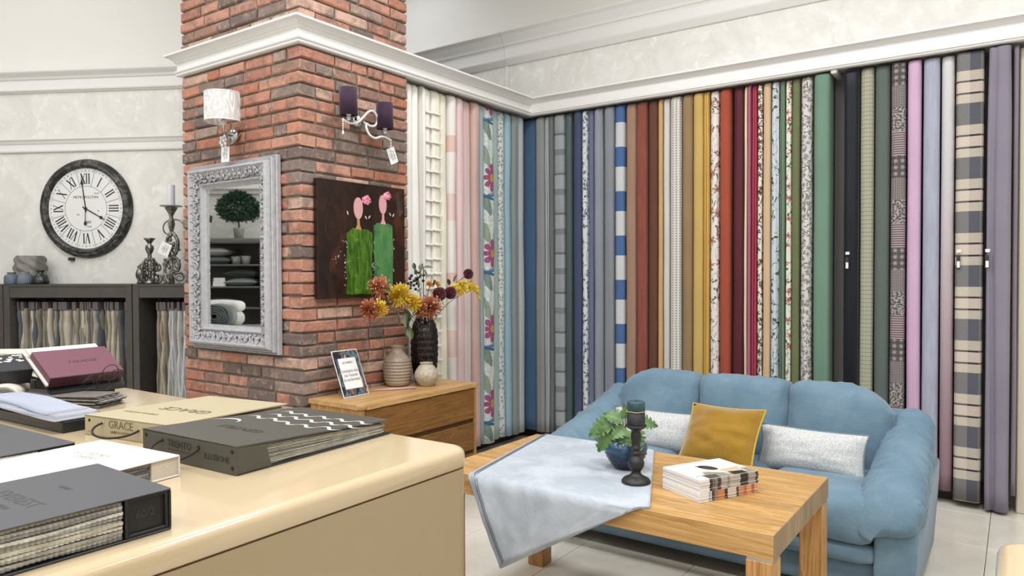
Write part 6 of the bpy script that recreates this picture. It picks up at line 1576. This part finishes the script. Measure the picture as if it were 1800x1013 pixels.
mirror_cushion('dark green-grey cushion on the upper mirrored shelf', -3.34, 8.2, 1.60, .36, .34, .045, fg); mirror_cushion('ivory cushion lying on the dark green-grey cushion', -3.36, 8.2, 1.70, .38, .34, .05, fw_)
mirror_cushion('silver-grey cushion on the middle mirrored shelf', -3.03, 8.2, 1.355, .36, .34, .05, fs_); mirror_cushion('dark cushion lying on the silver-grey cushion', -3.03, 8.2, 1.462, .36, .34, .04, fb); mirror_cushion('grey cushion on the lowest mirrored shelf', -3.30, 8.2, 1.12, .40, .34, .05, fs_)
def rl(name, label, a, d, z, prof, mat, cat, fn=None): o = G().lathe(prof, 24, fn=fn, cap=False).build(name, mat, None, True); rput(tag(o, label, cat), a, d, z)
rl('flower_pot', 'patterned grey pot on the upper mirrored shelf', -3.10, 8.12, 1.60, [(.001, 0)]+hollow([(.045, 0), (.055, .09)], .004), plain('patterned_pot', '#8d8d8b', .6, var=.5, bscale=160), 'pot')
rl('flower_pot', 'plain grey pot beside the patterned pot in the mirror', -2.99, 8.12, 1.60, [(.001, 0)]+hollow([(.04, 0), (.052, .095)], .004), plain('plain_pot', '#9a9892', .7), 'pot')
o = rput(thing('shelf_card', 'small white notice card on the middle mirrored shelf', 'sign'), -3.27, 8.03, 1.3555, .1)
G().prism([(0, 0), (-.05, 0), (-.025, .095)], 'x', -.065, .065).build('card', m_card, o)
for k in range(3): G().add([(-.04, -.0003-.0085*(k+1)-.0, .03+.02*k), (.04, -.0003-.0085*(k+1), .03+.02*k), (.04, -.0006-.0085*(k+1)-.002, .036+.02*k), (-.04, -.0006-.0085*(k+1)-.002, .036+.02*k)], [(0, 1, 2, 3)]).build('printed_line', m_ink, o)
# little tree
tr = rput(thing('potted_tree', 'small round-crowned green tree in a pale pot reflected in the mirror', 'potted plant'), -3.08, 8.15, 1.8905)
G().lathe([(.001, 0)]+hollow([(.045, 0), (.06, .115), (.062, .118)], .006), 24, cap=False).build('pot', plain('pale_pot', '#a9a79f', .7, bump=.2, bscale=60), tr, True)
G().tube([(0, 0, .02), (.004, 0, .15), (.0, .004, .24)], [.012, .01, .008], 8).build('trunk', plain('trunk', '#4a3d33', .8), tr, True)
g = G(); r = random.Random(31)
for k in range(3600):
    v = Vector((r.gauss(0, 1), r.gauss(0, 1), r.gauss(0, 1))).normalized()*r.uniform(.55, 1)**.5
    c = Vector((v.x*.24, v.y*.22, .32+v.z*.17+.05*(1-abs(v.x)))); d = Vector((r.gauss(0, 1), r.gauss(0, 1), r.gauss(0, 1)+.6)).normalized(); a = d.orthogonal().normalized()
    g.add([c, c+d*.016+a*.011, c+d*.040, c+d*.016-a*.011], [(0, 1, 2, 3)])
f = g.build('foliage', plain('tree_leaf', '#3f5a46', .6, var=.3, bscale=12), tr, recalc=False); f['kind'] = 'stuff'
lp = rput(thing('desk_spotlight', 'black spotlight on a chrome stand reflected at the mirror edge', 'lamp'), -3.47, 8.1, 1.8905)
G().lathe([(.001, 0), (.05, 0), (.05, .008), (.008, .02), (.006, .18), (.001, .18)], 20, cap=False).build('stand', m_chr, lp, True); G().cbox(-.075, .065, -.04, .04, .19, .27, .006).xf(Matrix.Rotation(.15, 4, 'Y')).build('lamp_head', m_bk, lp)
# low table with the roll of cloth
tb = rput(thing('display_table', 'grey display table with a bedspread roll seen in the mirror', 'table'), -2.75, 7.1, 0)
G().cbox(-.75, .75, -.35, .35, .93, .97, .004).build('table_top', plain('grey_gloss', '#a9a69f', .2), tb)
for x in (-.68, .68):
    for y in (-.29, .29): G().cbox(x-.03, x+.03, y-.03, y+.03, 0, .93, .003).build('leg', m_gun, tb)
ro = rput(thing('fabric_roll', 'thick dark grey quilted roll lying on the mirrored table', 'fabric roll'), -2.84, 7.0, .9705+.118, -.15)
m_quilt = fabric('quilt_grey', '#59605e', 200, .4, .9, .2); 
for k in range(5):
    R0 = .022+.021*k; g = G(); N = 30; vs = []
    for i in range(N+1):
        a = 2*PI*i/N
        for rr, y in ((R0, .22-.004*k), (R0+.018, .22-.004*k), (R0+.018, -.12), (R0, -.12)): q = rr*(1+.04*math.sin(5*a+k)); vs.append((q*1.15*math.cos(a), y, q*.92*math.sin(a)))
    fs2 = [(i*4+j, (i+1)*4+j, (i+1)*4+(j+1) % 4, i*4+(j+1) % 4) for i in range(N) for j in range(4)]
    g.add(vs, fs2).build('rolled_layer', m_quilt, ro, True)
q = rput(thing('folded_quilt', 'white folded quilt behind the grey roll in the mirror', 'quilt'), -2.95, 7.33, .9705+.0705)
soft('quilt', .42, .22, .14, (0, 0, 0), .06, (0, 0, .03), q, mat=fw_); soft('quilt_fold', .42, .22, .10, (0, -.01, .12), .045, (0, 0, .02), q, mat=fabric('white_quilt', '#dcdad4', 300))
